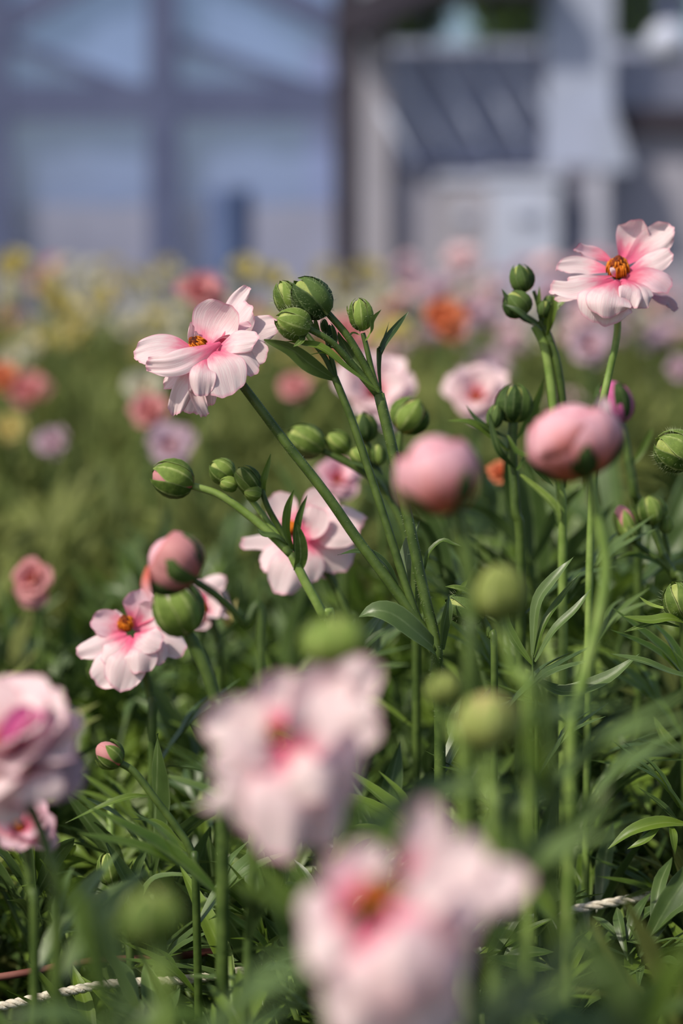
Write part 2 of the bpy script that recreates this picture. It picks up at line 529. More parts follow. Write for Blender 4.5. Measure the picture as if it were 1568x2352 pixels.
    def center(s, c, axis, r, h, n=60):
        """the flower's heart: receptacle with pistils, ringed by stamens"""
        M = axis_matrix(c, axis)
        mb = MB(); egg(mb, axis_matrix(c - Vector(axis).normalized() * h * 0.45, axis), r * 0.66, h * 1.6, 9, 12, pw=1.2)
        o = s.obj('flower', mb, PISTIL)
        rnd = random.Random(s.seed + 9)
        mb = MB()
        for k in range(n):
            th = k * 2.39996; q = 0.62 + 0.5 * rnd.random()
            b = Vector((r * q * 0.8 * math.cos(th), r * q * 0.8 * math.sin(th), 0))
            hh = h * rnd.uniform(0.6, 1.0) * (1.35 - 0.6 * q)
            tp = Vector((r * (q * 0.95 - 0.28) * math.cos(th), r * (q * 0.95 - 0.28) * math.sin(th), hh))
            mid = (b + tp) / 2 + Vector((math.cos(th), math.sin(th), 0)) * r * 0.10
            mb.tube([M @ b, M @ mid, M @ tp], r * 0.045, r * 0.085, 5, n=4)
        tag(s.obj('stamens', mb, STAMEN, o), kind='stuff')
        return o
    def petal(s, fl, spine, hw, nrm, cup=0.15, ruffle=0.05, seed=0, mat=None, **k):
        mb = MB()
        petal(mb, [s.w(p) for p in spine], camdir(nrm), s.px(hw), cup, ruffle, seed, **k)
        return s.obj('petal', mb, mat or PINK, fl)
    def bloom(s, c, axis, dia, mat=None, seed=1, n=15, cup=1.0, nu=11, nv=11, ruffle=0.06, hang=0.0, r0=0.085):
        """a whole open flower. c = centre pixel, axis in view axes, dia in px"""
        rnd = random.Random(seed)
        C = s.w(c); A = camdir(axis)
        D = s.px(dia)
        fl = s.center(C, A, D * r0, D * 0.13)
        q = A.to_track_quat('Z', 'Y')
        for k in range(n):
            f = k / max(1, n - 1)                      # 0 inner, 1 outer
            az = k * 2.39996 + rnd.uniform(-0.25, 0.25)
            a0 = R((72 - 50 * f) * cup + rnd.uniform(-8, 8))
            a1 = R((40 - 78 * f) * cup + rnd.uniform(-18, 18) - hang * 30)
            L = D * 0.5 * (0.80 + 0.22 * f) * rnd.uniform(0.88, 1.1)
            pts = []
            p = Vector((D * 0.045, 0, -D * 0.02))
            for j in range(4):
                pts.append(p.copy())
                a = a0 + (a1 - a0) * (j / 3)
                p = p + Vector((math.cos(a), 0, math.sin(a))) * (L / 3)
            Rz = Matrix.Rotation(az, 3, 'Z')
            P = [C + q @ (Rz @ x) for x in pts]
            nn = q @ (Rz @ Vector((-0.35, rnd.uniform(-0.25, 0.25), 1)))
            mb = MB()
            petal(mb, P, nn, L * rnd.uniform(0.44, 0.58), rnd.uniform(0.05, 0.4), ruffle, rnd.randrange(9999), nu=nu, nv=nv, tipw=rnd.uniform(0.68, 0.88))
            s.obj('petal', mb, mat or PINK, fl)
        # green sepals behind the petals
        for k in range(5):
            th = k * 1.2566
            dd = q @ Vector((math.cos(th), math.sin(th), -0.55))
            b = C - A * D * 0.035
            mb = MB()
            blade(mb, [b, b + dd * D * 0.1, b + dd * D * 0.2 - A * D * 0.03], A, D * 0.05, 0.1)
            s.obj('sepal', mb, SEPAL, fl)
        return fl

# ================================================================== the setting
def ws_pt(px, py, d):                    # a place in the greenhouse: world x, z of a photo pixel at distance d
    p = at(px, py, d)
    return p.x, p.z
FRAME = solid_mat('frame_grey', lin(82, 90, 122), lin(92, 100, 132), 0.6, 0.3, 6)
FRAMED = solid_mat('frame_dark', lin(56, 52, 62), lin(66, 62, 72), 0.7, 0.2, 6)
POSTW = solid_mat('post_pale', lin(154, 151, 160), lin(162, 159, 168), 0.6, 0.3, 4)
POSTB = solid_mat('post_white', lin(162, 170, 192), lin(170, 178, 198), 0.6, 0.3, 4)
FILM = film_mat('film_blue', lin(162, 184, 246), 0.30, 0.55)
FILML = film_mat('film_low', lin(202, 202, 228), 0.15, 0.55)
GLASSR = film_mat('glazing_dusty', lin(156, 160, 180), 0.30, 0.45)
GLASSC = film_mat('glazing_clear', lin(130, 130, 140), 0.88, 0.4)
PANELR = solid_mat('panel_grey', lin(156, 155, 170), lin(168, 166, 178), 0.7, 0.2, 2.0)
PANELF = solid_mat('panel_far', lin(178, 180, 196), lin(188, 190, 204), 0.8, 0.2, 0.8)
BLUE = solid_mat('barrel_blue', lin(72, 88, 126), lin(84, 100, 138), 0.5, 0.3, 4)
WHITEBOX = solid_mat('box_white', lin(180, 186, 206), lin(188, 194, 212), 0.6, 0.3, 3)
DARKBOX = solid_mat('box_dark', lin(134, 134, 150), lin(144, 144, 160), 0.7, 0.2, 3)

# soil
mb = MB()
rnd = random.Random(3)
nx, ny = 60, 90
rows, uvs = [], []
for j in range(ny):
    y = -0.6 + 20.0 * (j / (ny - 1)) ** 1.6
    row = []
    for i in range(nx):
        x = -7 + 14 * i / (nx - 1)
        row.append((x, y, -0.012 + 0.008 * rnd.random()))
    rows.append(row); uvs.append([(i / nx, j / ny) for i in range(nx)])
mb.grid(rows, uvs)
tag(link('floor', mb.mesh('floor', SOIL)), 'brown soil of the flower bed', kind='structure')

# end wall of the greenhouse: film between posts, one rail, slanting braces
D1 = 9.0
Y1 = at(784, 622, D1).y
S1 = F / D1
def X1(px): return at(px, 622, D1).x
def Z1(py): return at(784, py, D1).z
wall = tag(bpy.data.objects.new('wall_back', None), 'end wall of bluish film stretched between grey posts', kind='structure')
COL.objects.link(wall)
def wpart(name, mb, mat, parent, smooth=False):
    return link(name, mb.mesh(name, mat, smooth=smooth), parent)
def bar(p, q, w, t=0.05):
    """a square bar from p to q (x, z pairs) in the end wall"""
    mb = MB()
    a, b = Vector((p[0], 0, p[1])), Vector((q[0], 0, q[1]))
    dr = (b - a).normalized(); s = Vector((dr.z, 0, -dr.x))
    M = Matrix(((dr.x, 0, s.x, a.x), (dr.y, 1, s.y, Y1), (dr.z, 0, s.z, a.z), (0, 0, 0, 1)))
    mb.box((0, -t / 2, -w / 2), ((b - a).length, t / 2, w / 2), M=M)
    return mb
TOPZ = 2.9
posts_px = [-3070, -2686, -2302, -1918, -1534, -1150, -765, -385, -8, 378, 798]
for k, x in enumerate(posts_px):
    wpart('post', bar((X1(x), 0), (X1(x), TOPZ), 0.115 if x < 700 else 0.10), FRAME if x < 700 else FRAMED, wall)
for k in range(len(posts_px) - 1):
    x0, x1 = X1(posts_px[k]), X1(posts_px[k + 1])
    for z0, z1, mt in ((0.0, Z1(470), FILML), (Z1(470), Z1(235), FILM), (Z1(235), TOPZ, FILM)):
        mb = MB()
        rows, uvs = [], []
        for j in range(5):
            rows.append([(x0 + (x1 - x0) * i / 6, Y1 + 0.05 + 0.012 * math.sin(i * 2.1 + j * 1.3 + k), z0 + (z1 - z0) * j / 4) for i in range(7)])
            uvs.append([(i / 6, j / 4) for i in range(7)])
        mb.grid(rows, uvs)
        wpart('film_panel', mb, mt, wall, True)
    wpart('rail', bar((x0, Z1(236)), (x1, Z1(236)), 0.135, 0.04), FRAME, wall)
    zt = Z1(-140)
    if (k + 1) % 2 == 0: wpart('brace', bar((x0, zt), (x1, Z1(72)), 0.10, 0.03), FRAME, wall)
    else: wpart('brace', bar((x0, Z1(72)), (x1, zt), 0.10, 0.03), FRAME, wall)
    wpart('brace', bar((x0, Z1(90)), (x1, Z1(236)), 0.05, 0.02), FRAME, wall)

# right-hand bay: pale post, dark eave, dusty glazing over a grey panel wall, white pillar
D2 = 9.05
Y2 = at(784, 622, D2).y
def X2(px): return at(px, 622, D2).x
def Z2(py): return at(784, py, D2).z
wr = tag(bpy.data.objects.new('wall_right', None), 'glazed bay with grey panels and a pale pillar', kind='structure')
COL.objects.link(wr)
def box2(name, x0, y0, x1, y1, mat, parent, dy=0.0, t=0.06):
    mb = MB()
    mb.box((X2(x0), Y2 + dy - t / 2, max(-0.01, Z2(y1))), (X2(x1), Y2 + dy + t / 2, Z2(y0)))
    return wpart(name, mb, mat, parent)
ground2 = 990
box2('post', 834, -700, 894, ground2, POSTW, wr, -0.04)
mb = MB()                                               # dark eave that rises to the right
mb.v = []
for (px, py) in ((795, 112), (795, 30), (1000, -70), (1235, -70), (1235, 6), (1010, 6)):
    for dy in (-0.30, 0.1):
        mb.v.append((X2(px), Y2 + dy, Z2(py))); mb.uv.append((0, 0))
n = 6
mb.f = [tuple(range(0, 12, 2)), tuple(range(11, 0, -2))] + [(2 * i, 2 * i + 1, (2 * i + 3) % 12, (2 * i + 2) % 12) for i in range(n)]
mb.m = [0] * len(mb.f)
wpart('eave', mb, FRAMED, wr)
for x0, x1 in ((892, 985), (985, 1105), (1105, 1240)):
    box2('glass_pane', x0 + 3, 118, x1 - 3, 372, GLASSR, wr, 0.02, 0.008)
    box2('glass_pane', x0 + 3, -500, x1 - 3, 112, GLASSC, wr, 0.02, 0.008)
    box2('panel', x0, 378, x1, ground2, PANELR, wr, 0.03, 0.05)
    box2('glazing_bar', x1 - 4, -500, x1 + 4, 378, FRAME, wr, 0.0, 0.03)
box2('sill', 892, 362, 1240, 384, FRAME, wr, -0.01, 0.06)
box2('pillar', 1246, -700, 1392, 400, POSTB, wr, -0.08, 0.12)
box2('pillar_foot', 1246, 396, 1340, ground2, PANELR, wr, -0.03, 0.08)
for x0, x1 in ((1395, 1590), (1590, 1790), (1790, 1990), (1990, 2190), (2190, 2390)):
    box2('glass_pane', x0, 130, x1 - 3, 252, GLASSR, wr, 0.02, 0.008)
    box2('glass_pane', x0, -500, x1 - 3, 124, GLASSC, wr, 0.02, 0.008)
    box2('panel', x0, 300, x1 - 3, ground2, PANELR, wr, 0.03, 0.05)
    box2('rail', x0, 250, x1, 302, FRAMED, wr, -0.02, 0.08)
# a slanting foot plate on the pillar
mb = MB()
for (px, py) in ((1330, 260), (1390, 250), (1436, 396), (1352, 400)):
    for dy in (-0.19, -0.13):
        mb.v.append((X2(px), Y2 + dy, Z2(py))); mb.uv.append((0, 0))
mb.f = [(0, 2, 4, 6), (7, 5, 3, 1)] + [(2 * i, 2 * i + 1, (2 * i + 3) % 8, (2 * i + 2) % 8) for i in range(4)]
mb.m = [0] * 6
wpart('bracket', mb, POSTB, wr)

# the neighbouring house seen through the glazing
mb = MB()
yf = 14.5
mb.box((-0.2, yf, 0), (5.5, yf + 0.05, 1.84))
fw = tag(link('wall_far', mb.mesh('wall_far', PANELF, smooth=False)), 'grey wall of the neighbouring greenhouse', kind='structure')

# thin slanting wires in front of the glazing
for k, (x0, y0, x1, y1) in enumerate(((880, 250, 965, 400), (905, 150, 1040, 372), (1005, 140, 1130, 375), (1085, 130, 1222, 372), (1165, 120, 1290, 330))):
    d = 8.9
    a, b = at(x0, y0, d), at(x1, y1, d)
    mb = MB(); mb.tube([a, b], 0.013, 0.013, 6, n=3)
    pos = ('leftmost', 'second', 'middle', 'fourth', 'rightmost')[k]
    o = link('guy_wire', mb.mesh('guy_wire', POSTB))
    tag(o, 'thin pale slanting wire before the glazing, %s of five' % pos, 'wire', 'slanting wires')

def solid(name, label, cat, x0, y0, x1, y1, d, depth, mat, r=0.02):
    a, b = at(x0, y1, d), at(x1, y0, d)
    mb = MB(); mb.box((a.x, a.y, 0), (b.x, a.y + depth, b.z))
    me = mb.mesh(name, mat, smooth=False)
    o = link(name, me)
    m = o.modifiers.new('bevel', 'BEVEL'); m.width = r; m.segments = 2
    return tag(o, label, cat)

def barrel(name, label, cx, d, wpx, top, mat):
    c = at(cx, 622, d); zt = at(cx, top, d).z; r = wpx * d / F / 2
    e = bpy.data.objects.new(name, None); COL.objects.link(e); e.location = (c.x, c.y, 0)
    tag(e, label, 'barrel')
    prof = [(0.0, 0.94), (0.03, 1.0), (0.31, 1.0), (0.33, 1.04), (0.36, 1.0), (0.64, 1.0), (0.66, 1.04), (0.69, 1.0), (0.96, 1.0), (1.0, 0.95)]
    mb = MB()
    mb.grid([[(r * q * math.cos(k * math.pi / 12), r * q * math.sin(k * math.pi / 12), zt * h) for k in range(24)] for h, q in prof], [[(0, 0)] * 24 for _ in prof], closed=True)
    link('body', mb.mesh('body', mat), e)
    mb = MB()
    mb.grid([[(r * q * math.cos(k * math.pi / 12), r * q * math.sin(k * math.pi / 12), zt * h) for k in range(24)] for h, q in ((0.985, 0.98), (1.01, 0.98), (1.01, 0.02))], [[(0, 0)] * 24 for _ in range(3)], closed=True)
    link('lid', mb.mesh('lid', mat), e)
barrel('barrel', 'dark blue barrel standing before the bluish film wall', 527, 8.3, 104, 440, BLUE)

def crate(label, x0, y0, x1, y1, d, mat, lidmat):
    a, b = at(x0, y1, d), at(x1, y0, d)
    e = bpy.data.objects.new('storage_box', None); COL.objects.link(e)
    e.location = ((a.x + b.x) / 2, a.y, 0); tag(e, label, 'box')
    hw = (b.x - a.x) / 2
    mb = MB(); mb.box((-hw, -0.18, 0), (hw, 0.18, b.z - 0.03)); o = link('body', mb.mesh('body', mat, smooth=False), e)
    mb = MB(); mb.box((-hw - 0.01, -0.19, b.z - 0.03), (hw + 0.01, 0.19, b.z)); link('lid', mb.mesh('lid', lidmat, smooth=False), e)
    mb = MB(); mb.box((-hw * 0.3, -0.20, b.z - 0.16), (hw * 0.3, -0.18, b.z - 0.13)); link('handle', mb.mesh('handle', lidmat, smooth=False), e)
crate('pale tall box below the glazing, left of the white pillar', 1120, 398, 1272, 520, 8.6, WHITEBOX, WHITEBOX)
crate('pale lower box beside the taller pale box', 1010, 405, 1115, 500, 8.7, POSTW, WHITEBOX)
crate('dark box at the foot of the white pillar', 1284, 385, 1340, 600, 8.7, DARKBOX, DARKBOX)

# round pale hanging lamp at the upper right edge
lp = at(1535, 95, 7.5)
le = bpy.data.objects.new('hanging_lamp', None); COL.objects.link(le); le.location = lp
tag(le, 'round pale lamp hanging at the upper right edge', 'lamp')
mb = MB(); egg(mb, Matrix.Translation((0, 0, -0.065)), 0.066, 0.13, 12, 20); link('globe', mb.mesh('globe', WHITEBOX), le)
mb = MB(); mb.tube([Vector((0, 0, 0.06)), Vector((0, 0, 0.14))], 0.03, 0.025, 12, n=3); link('cap', mb.mesh('cap', FRAME), le)
mb = MB(); mb.tube([Vector((0, 0, 0.12)), Vector((0, 0, 1.6))], 0.006, 0.006, 6, n=3); link('cord', mb.mesh('cord', FRAME), le)

# tree beyond the glazing
def tree(label, cx, cy, d, rx, rz, nleaf, seed):
    rnd = random.Random(seed)
    c = at(cx, cy, d)
    e = bpy.data.objects.new('tree', None); COL.objects.link(e); e.location = (c.x, c.y, 0)
    tag(e, label, 'tree')
    mb = MB(); mb.tube([Vector((0, 0, -0.02)), Vector((0.03, 0, c.z * 0.5)), Vector((0, 0, c.z))], 0.06, 0.03, 8, n=8)
    link('trunk', mb.mesh('trunk', TWIG), e)
    mb = MB()
    for _ in range(nleaf):
        v = Vector((rnd.gauss(0, 1), rnd.gauss(0, 1), rnd.gauss(0, 1))).normalized() * rnd.uniform(0.5, 1)
        p = Vector((v.x * rx, v.y * rx, c.z + v.z * rz))
        t = Vector((rnd.gauss(0, 1), rnd.gauss(0, 1), rnd.gauss(0, 0.6))).normalized()
        blade(mb, [p, p + t * 0.07, p + t * 0.12], t.orthogonal(), 0.035, 0.2, nv=4, cols=3)
    tag(link('crown', mb.mesh('crown', LEAF), e), kind='stuff')
tree('green tree seen through the glazing left of the white pillar', 1165, -120, 16.5, 0.30, 0.75, 2600, 5)
tree('small dull green tree seen through the glazing near the pale post', 945, -40, 17.5, 0.30, 0.50, 1800, 6)
tree('dark green tree seen through the glazing right of the pillar', 1450, -100, 17.0, 0.40, 0.75, 2600, 7)

# ================================================================== the plants in focus
# --- the tall plant in the middle, pink flower leaning left, green buds to its right
P = Plant('ranunculus_plant', 'tall sharp ranunculus in the middle, pink flower leaning left beside a cluster of green buds', 'flower', 1004, 1900, 0.955)
P.d = 0.95
P.stem([(870, 905), (905, 1050), (945, 1230), (975, 1370), (1003, 1490), (1000, 1560, 0.3), (1010, 1700, 0.6)], 25, 27, hairs=500, ground=True)
P.stem([(556, 884), (600, 942), (660, 1022), (745, 1130), (820, 1238), (885, 1325), (950, 1415), (1000, 1492)], 21, 27, hairs=420)
P.stem([(768, 866), (790, 920), (815, 985), (860, 1120), (905, 1260), (945, 1385), (962, 1430)], 17, 21)
# bud stems
P.stem([(750, 716, -0.4), (800, 775, -0.3), (840, 845, -0.1), (872, 910)], 15, 20, hairs=150)
P.stem([(708, 755, -0.8), (760, 785, -0.6), (815, 845, -0.3), (868, 908)], 14, 18, hairs=120)
P.stem([(833, 765), (842, 800), (856, 860), (873, 912)], 11, 15)
P.stem([(668, 716, 0.8), (710, 775, 0.6), (745, 820, 0.3), (770, 872)], 11, 14)
P.stem([(745, 758, 0.5), (755, 800, 0.4), (765, 840, 0.2), (770, 872)], 9, 13)
P.bud((752, 724, -0.4), (680, 646, -0.6), 84, SEPALD, hairs=350, roll=0.4)
P.bud((672, 722, 0.8), (643, 648, 0.7), 60, SEPAL, hairs=220, roll=0.2)
P.bud((712, 755, -0.8), (636, 730, -1.1), 66, SEPAL, hairs=220, roll=0.9)
P.bud((834, 760), (822, 687), 52, SEPAL, hairs=120, roll=0.3)
P.bud((748, 765, 0.5), (742, 733, 0.5), 18, SEPALD)
P.bud((764, 800, 0.4), (757, 745, 0.4), 26, SEPALD)
# leaves on the bud stems
P.leaf([([(770, 872), (715, 838, -0.4), (665, 800, -0.5), (606, 780, -0.2)], 25, (-0.3, -0.6, 0.7), 0.15)], LEAFB)
P.leaf([([(870, 900, -0.3), (800, 850, -0.9), (740, 800, -1.0), (690, 790, -0.8), (650, 784, -0.6)], 15, (0.3, 0.7, 0.5), 0.3), ([(775, 828, -0.9), (745, 812, -1.0), (713, 814, -0.8)], 6, (0, 0.8, 0.5))], LEAF)
P.leaf([([(866, 880), (815, 830, 0.2), (790, 790, 0.3), (776, 762, 0.2)], 14, (-0.6, 0.3, 0.7), 0.35)], LEAFB)
P.leaf([([(874, 912), (867, 850, -0.3), (868, 800, -0.4), (872, 800, -0.4), (893, 740, -0.2)], 10, (0.7, 0.1, 0.6), 0.5), ([(868, 830, -0.3), (880, 790, -0.3), (910, 750, 0), (938, 716, 0.2)], 8.5, (0.5, 0.5, 0.7), 0.3)], LEAFB)
P.leaf([([(836, 785), (850, 760, -0.4), (852, 735, -0.5), (876, 710, -0.4)], 9, (0.8, 0.2, 0.5), 0.5)], SEPAL, 'bract')
P.leaf([([(828, 762), (812, 740, 0.3), (800, 715, 0.3), (797, 702, 0.2)], 5, (-0.6, 0.2, 0.7))], SEPAL, 'bract')
P.leaf([([(826, 770), (810, 765, 0.2), (795, 780, 0.2)], 3.5, (0, 0.7, 0.7))], SEPAL, 'bract')
P.leaf([([(700, 772, -0.9), (690, 785, -1.2), (673, 797, -1.2)], 7, (0, 0.5, 0.8))], SEPAL, 'bract')
P.leaf([([(735, 770, 0.2), (725, 745, 0.2), (722, 728, 0.2)], 6, (0.5, 0.2, 0.8))], SEPAL, 'bract')
P.leaf([([(730, 775, 0), (718, 750, 0.1), (708, 726, 0.1)], 5, (0.5, 0.2, 0.8))], LEAF, 'bract')
# leaves at the lower joints
P.leaf([([(1006, 1496), (960, 1455, -0.7), (905, 1412, -1.0), (860, 1402, -1.0), (822, 1418, -0.8)], 27, (-0.1, 0.5, 0.85), 0.2, 0.5)], LEAFB)
P.leaf([([(1012, 1492), (1018, 1440, -0.3), (1026, 1400, -0.4), (1030, 1366, -0.3)], 14, (0.5, 0.1, 0.8), 0.5, 0.5)], LEAFB)
P.leaf([([(940, 1345, 0.5), (932, 1300, 0.7), (942, 1245, 0.8), (964, 1196, 0.8)], 19, (-0.6, 0.2, 0.8), 0.3)], LEAFB)
P.leaf([([(975, 1310, 0.3), (985, 1270, 0.3), (1015, 1243, 0.2), (1038, 1250, 0.1), (1060, 1255, 0.0)], 8, (-0.2, 0.8, 0.5), 0.5)], LEAF)
P.leaf([([(918, 1372, 0.4), (895, 1310, 0.5), (860, 1275, 0.5), (820, 1267, 0.4), (775, 1275, 0.3)], 13, (0.3, 0.8, 0.5), 0.3)], LEAFB)
P.leaf([([(952, 1400, 0.3), (956, 1350, 0.4), (955, 1310, 0.4)], 8, (0.8, 0.2, 0.5))], SEPAL, 'bract')
# the flower itself
def zf(*q): return (300 + q[0] / 4.356, 640 + q[1] / 4.356, q[2] if len(q) > 2 else 0.0)
ax = (-0.62, 0.62, 0.45)
fl = P.center(P.w(zf(700, 700, 0.2)), camdir(ax), P.px(24), P.px(34), n=90)
main = [
 ([(655, 735, 0), (430, 700, -0.3), (210, 735, -0.5), (22, 785, -0.5)], 165, (0, 0.6, 0.8), 0.10, 0.035),
 ([(900, 640, -0.5), (640, 765, -1.3), (400, 850, -1.7), (120, 860, -1.6)], 118, (0.1, 0.30, 0.95), -0.25, 0.045),
 ([(640, 715, 0.5), (585, 600, 0.6), (602, 425, 0.4)], 58, (0.9, 0.1, 0.5), 0.4, 0.02),
 ([(770, 700, 0.3), (850, 570, 0.8), (945, 425, 0.8), (1035, 280, 0.2)], 268, (-0.45, -0.15, 0.9), 0.34, 0.03),
 ([(850, 640, 1.3), (1020, 450, 1.7), (1200, 240, 1.5)], 185, (-0.4, 0.5, 0.75), -0.3, 0.04),
 ([(900, 480, 1.8), (1040, 260, 2.1), (1196, 70, 2.0)], 76, (-0.4, 0.1, 0.9), 0.15, 0.03),
 ([(930, 620, 1.0), (1180, 520, 1.6), (1490, 440, 1.8)], 150, (0, 0.5, 0.86), -0.15, 0.03),
 ([(850, 700, -0.3), (1050, 615, -0.7), (1300, 590, -0.9)], 135, (0.1, 0.66, 0.75), -0.2, 0.04),
 ([(780, 710, -0.6), (880, 880, -1.5), (970, 1195, -1.7)], 228, (0.1, 0.15, 1), -0.18, 0.03),
 ([(900, 680, -0.4), (1080, 760, -1.0), (1265, 960, -1.0)], 145, (0.3, 0.4, 0.85), -0.25, 0.04),
 ([(950, 670, 0.5), (1180, 720, 0.8), (1375, 790, 0.8)], 150, (0.2, 0.4, 0.9), -0.2, 0.03),
 ([(750, 770, -0.9), (722, 950, -1.8), (705, 1195, -1.8)], 112, (0.1, 0.15, 1), -0.2, 0.04),
 ([(720, 850, -0.4), (640, 1040, -1.0), (680, 1250, -1.2), (738, 1395, -0.9)], 72, (0.35, 0.2, 0.9), 0.35, 0.04),
 ([(690, 810, -0.6), (595, 960, -1.2), (485, 1150, -1.1), (420, 1395, -0.7)], 98, (-0.25, 0.25, 0.9), -0.25, 0.05),
 ([(640, 830, 0.3), (500, 950, 0.6), (330, 1105, 0.5)], 100, (-0.3, 0.4, 0.85), -0.1, 0.03),
 ([(720, 900, 0.8), (670, 1100, 1.2), (590, 1372, 1.2)], 130, (0, 0.3, 0.95), 0.1, 0.03),
 ([(780, 900, 0.6), (800, 1050, 0.9), (800, 1290, 0.9)], 62, (0, 0.3, 0.95), 0.1, 0.03),
]
for k, (sp, hw, nn, cup, ruf) in enumerate(main):
    P.petal(fl, [zf(*q) for q in sp], hw * 1.2 / 4.356, nn, cup, ruf * 1.5, 100 + k, nu=17, nv=18, tipw=0.80)
P.petal(fl, [zf(870, 660, 0.4), zf(1050, 520, 0.9), zf(1215, 462, 0.9)], 17, (0.1, 0.6, 0.8), 0.2, 0.04, 130, PINKD)
P.petal(fl, [zf(700, 700, 0.3), zf(655, 600, 0.2), zf(650, 520, 0.2)], 9, (0.8, 0.1, 0.6), 0.4, 0.04, 131)
# sepals where stem and flower meet
for a, b in (((870, 1040, 0.8), (980, 1120, 0.6)), ((860, 1030, 0.6), (720, 1120, 0.4)), ((880, 980, 1.0), (1000, 960, 1.2))):
    mb = MB(); blade(mb, [P.w(zf(*a)), P.w(zf((a[0] + b[0]) / 2, (a[1] + b[1]) / 2, a[2])), P.w(zf(*b))], camdir((0.2, -0.3, 0.9)), P.px(11), 0.1)
    P.obj('sepal', mb, SEPALD, fl)
P.stem([zf(760, 760, 0.4), zf(960, 950, 0.3), (556, 884)], 15, 19)

# --- the flower at the upper right
P = Plant('ranunculus_plant', 'pink ranunculus at the upper right, open flower facing up on a slim pale stem', 'flower', 1345, 1800, 1.02)
P.d = 1.0
P.stem([(1411, 700, 0.6), (1418, 738, 0.3), (1413, 790), (1400, 850), (1386, 915), (1372, 1000, 0.8), (1360, 1150, 1.6), (1352, 1400, 2)], 17, 19, STEML, hairs=120, ground=True)
def zg(*q): return (1240 + q[0] / 4.78, 490 + q[1] / 4.78, q[2] if len(q) > 2 else 0.0)
fl = P.center(P.w(zg(852, 655, 0)), camdir((-0.02, 0.83, 0.55)), P.px(31), P.px(40), n=110)
right = [
 ([(880, 500, 1.2), (960, 330, 1.8), (1040, 200, 1.9), (1100, 60, 1.4)], 150, (-0.1, -0.1, 1), 0.25, 0.03, PINK),
 ([(930, 560, 0.9), (1150, 380, 1.4), (1330, 260, 1.5), (1480, 150, 1.2)], 130, (-0.2, 0.2, 0.95), 0.15, 0.04, PINK),
 ([(950, 640, 0.2), (1150, 560, 0.2), (1300, 490, 0.2), (1450, 400, 0.3)], 110, (-0.2, 0.45, 0.85), -0.25, 0.04, PINK),
 ([(900, 690, -0.2), (1120, 660, -0.6), (1300, 720, -1.0), (1440, 850, -1.0)], 150, (0.2, 0.5, 0.8), -0.3, 0.04, PINKD),
 ([(1150, 850, 0.6), (1320, 940, 0.6), (1420, 960, 0.6), (1495, 1075, 0.5)], 60, (0.1, 0.6, 0.8), -0.2, 0.05, LILAC),
 ([(900, 720, -0.5), (1040, 800, -1.4), (1100, 920, -1.8), (1130, 1060, -1.7)], 135, (0.2, 0.4, 0.9), -0.2, 0.04, PINK),
 ([(930, 720, -0.6), (1010, 800, -1.6), (1000, 900, -2.0), (960, 1060, -2.0)], 115, (0.2, 0.3, 0.9), -0.2, 0.05, PINK),
 ([(850, 740, -0.4), (760, 880, -1.7), (700, 1010, -2.1), (640, 1245, -1.9)], 235, (0, 0.35, 0.95), -0.2, 0.025, PINK),
 ([(855, 730, -0.6), (790, 850, -2.0), (750, 980, -2.5), (735, 1160, -2.4)], 190, (0, 0.35, 0.95), -0.22, 0.03, PINK),
 ([(800, 720, -0.4), (560, 760, -1.2), (330, 820, -1.4), (85, 800, -1.2)], 118, (0, 0.55, 0.85), -0.25, 0.04, PINK),
 ([(770, 640, 0.2), (560, 600, 0.3), (380, 590, 0.2), (160, 600, 0.0)], 105, (0, 0.6, 0.8), 0.15, 0.045, PINK),
 ([(800, 690, -0.3), (600, 720, -0.8), (430, 720, -1.0), (280, 740, -0.9)], 45, (0, 0.6, 0.8), 0.2, 0.03, PINK),
 ([(790, 540, 1.0), (640, 470, 1.2), (500, 440, 1.1), (370, 385, 0.9)], 85, (0.1, 0.6, 0.8), 0.2, 0.05, PINKD),
 ([(500, 850, 0.2), (350, 900, 0.2), (150, 950, 0.1)], 50, (0, 0.6, 0.8), -0.1, 0.03, PINK),
 ([(820, 700, -0.7), (800, 640, -1.0), (775, 590, -1.0)], 22, (0, 0.1, 1), 0.3, 0.02, PINK),
]
for k, (sp, hw, nn, cup, ruf, mt) in enumerate(right):
    P.petal(fl, [zg(*q) for q in sp], hw * 1.35 / 4.78, nn, cup, ruf * 1.6, 200 + k, mat=mt, nu=15, nv=16, tipw=0.80)
mb = MB(); blade(mb, [P.w(zg(800, 780, 0.4)), P.w(zg(600, 870, 0.2)), P.w(zg(380, 940, 0))], camdir((0, 0.2, 1)), P.px(9), 0.1); P.obj('sepal', mb, SEPALD, fl)
mb = MB(); blade(mb, [P.w(zg(860, 1000, 0.2)), P.w(zg(900, 1080, 0)), P.w(zg(960, 1130, -0.2))], camdir((0, 0.2, 1)), P.px(8), 0.1); P.obj('sepal', mb, SEPALD, fl)

# --- bud cluster left of it, on two stems
P = Plant('ranunculus_plant', 'cluster of dark green buds on two pale stems, left of the upper right flower', 'flower', 1300, 1750, 1.06)
P.d = 1.03
P.stem([(1228, 748), (1248, 790), (1262, 860), (1272, 950), (1285, 1100, 0.5), (1292, 1300, 1)], 21, 22, STEML, ground=True)
P.stem([(1240, 735), (1262, 780), (1282, 850), (1292, 950, 0.2), (1290, 1120, 0.6)], 19, 20, STEM)
P.stem([(1225, 668), (1235, 700), (1246, 745)], 8, 12, STEM)
P.stem([(1200, 720), (1222, 735), (1243, 752)], 10, 12, STEM)
P.bud((1205, 672), (1188, 608), 54, SEPALD, roll=0.3)
P.bud((1208, 722, -0.4), (1166, 674, -0.6), 60, SEPALD, roll=0.8, open_=0.25)
P.bud((1247, 730, -0.3), (1252, 690, -0.4), 32, SEPALD)
P.bud((1256, 712, 0.4), (1262, 678, 0.4), 26, SEPALD)
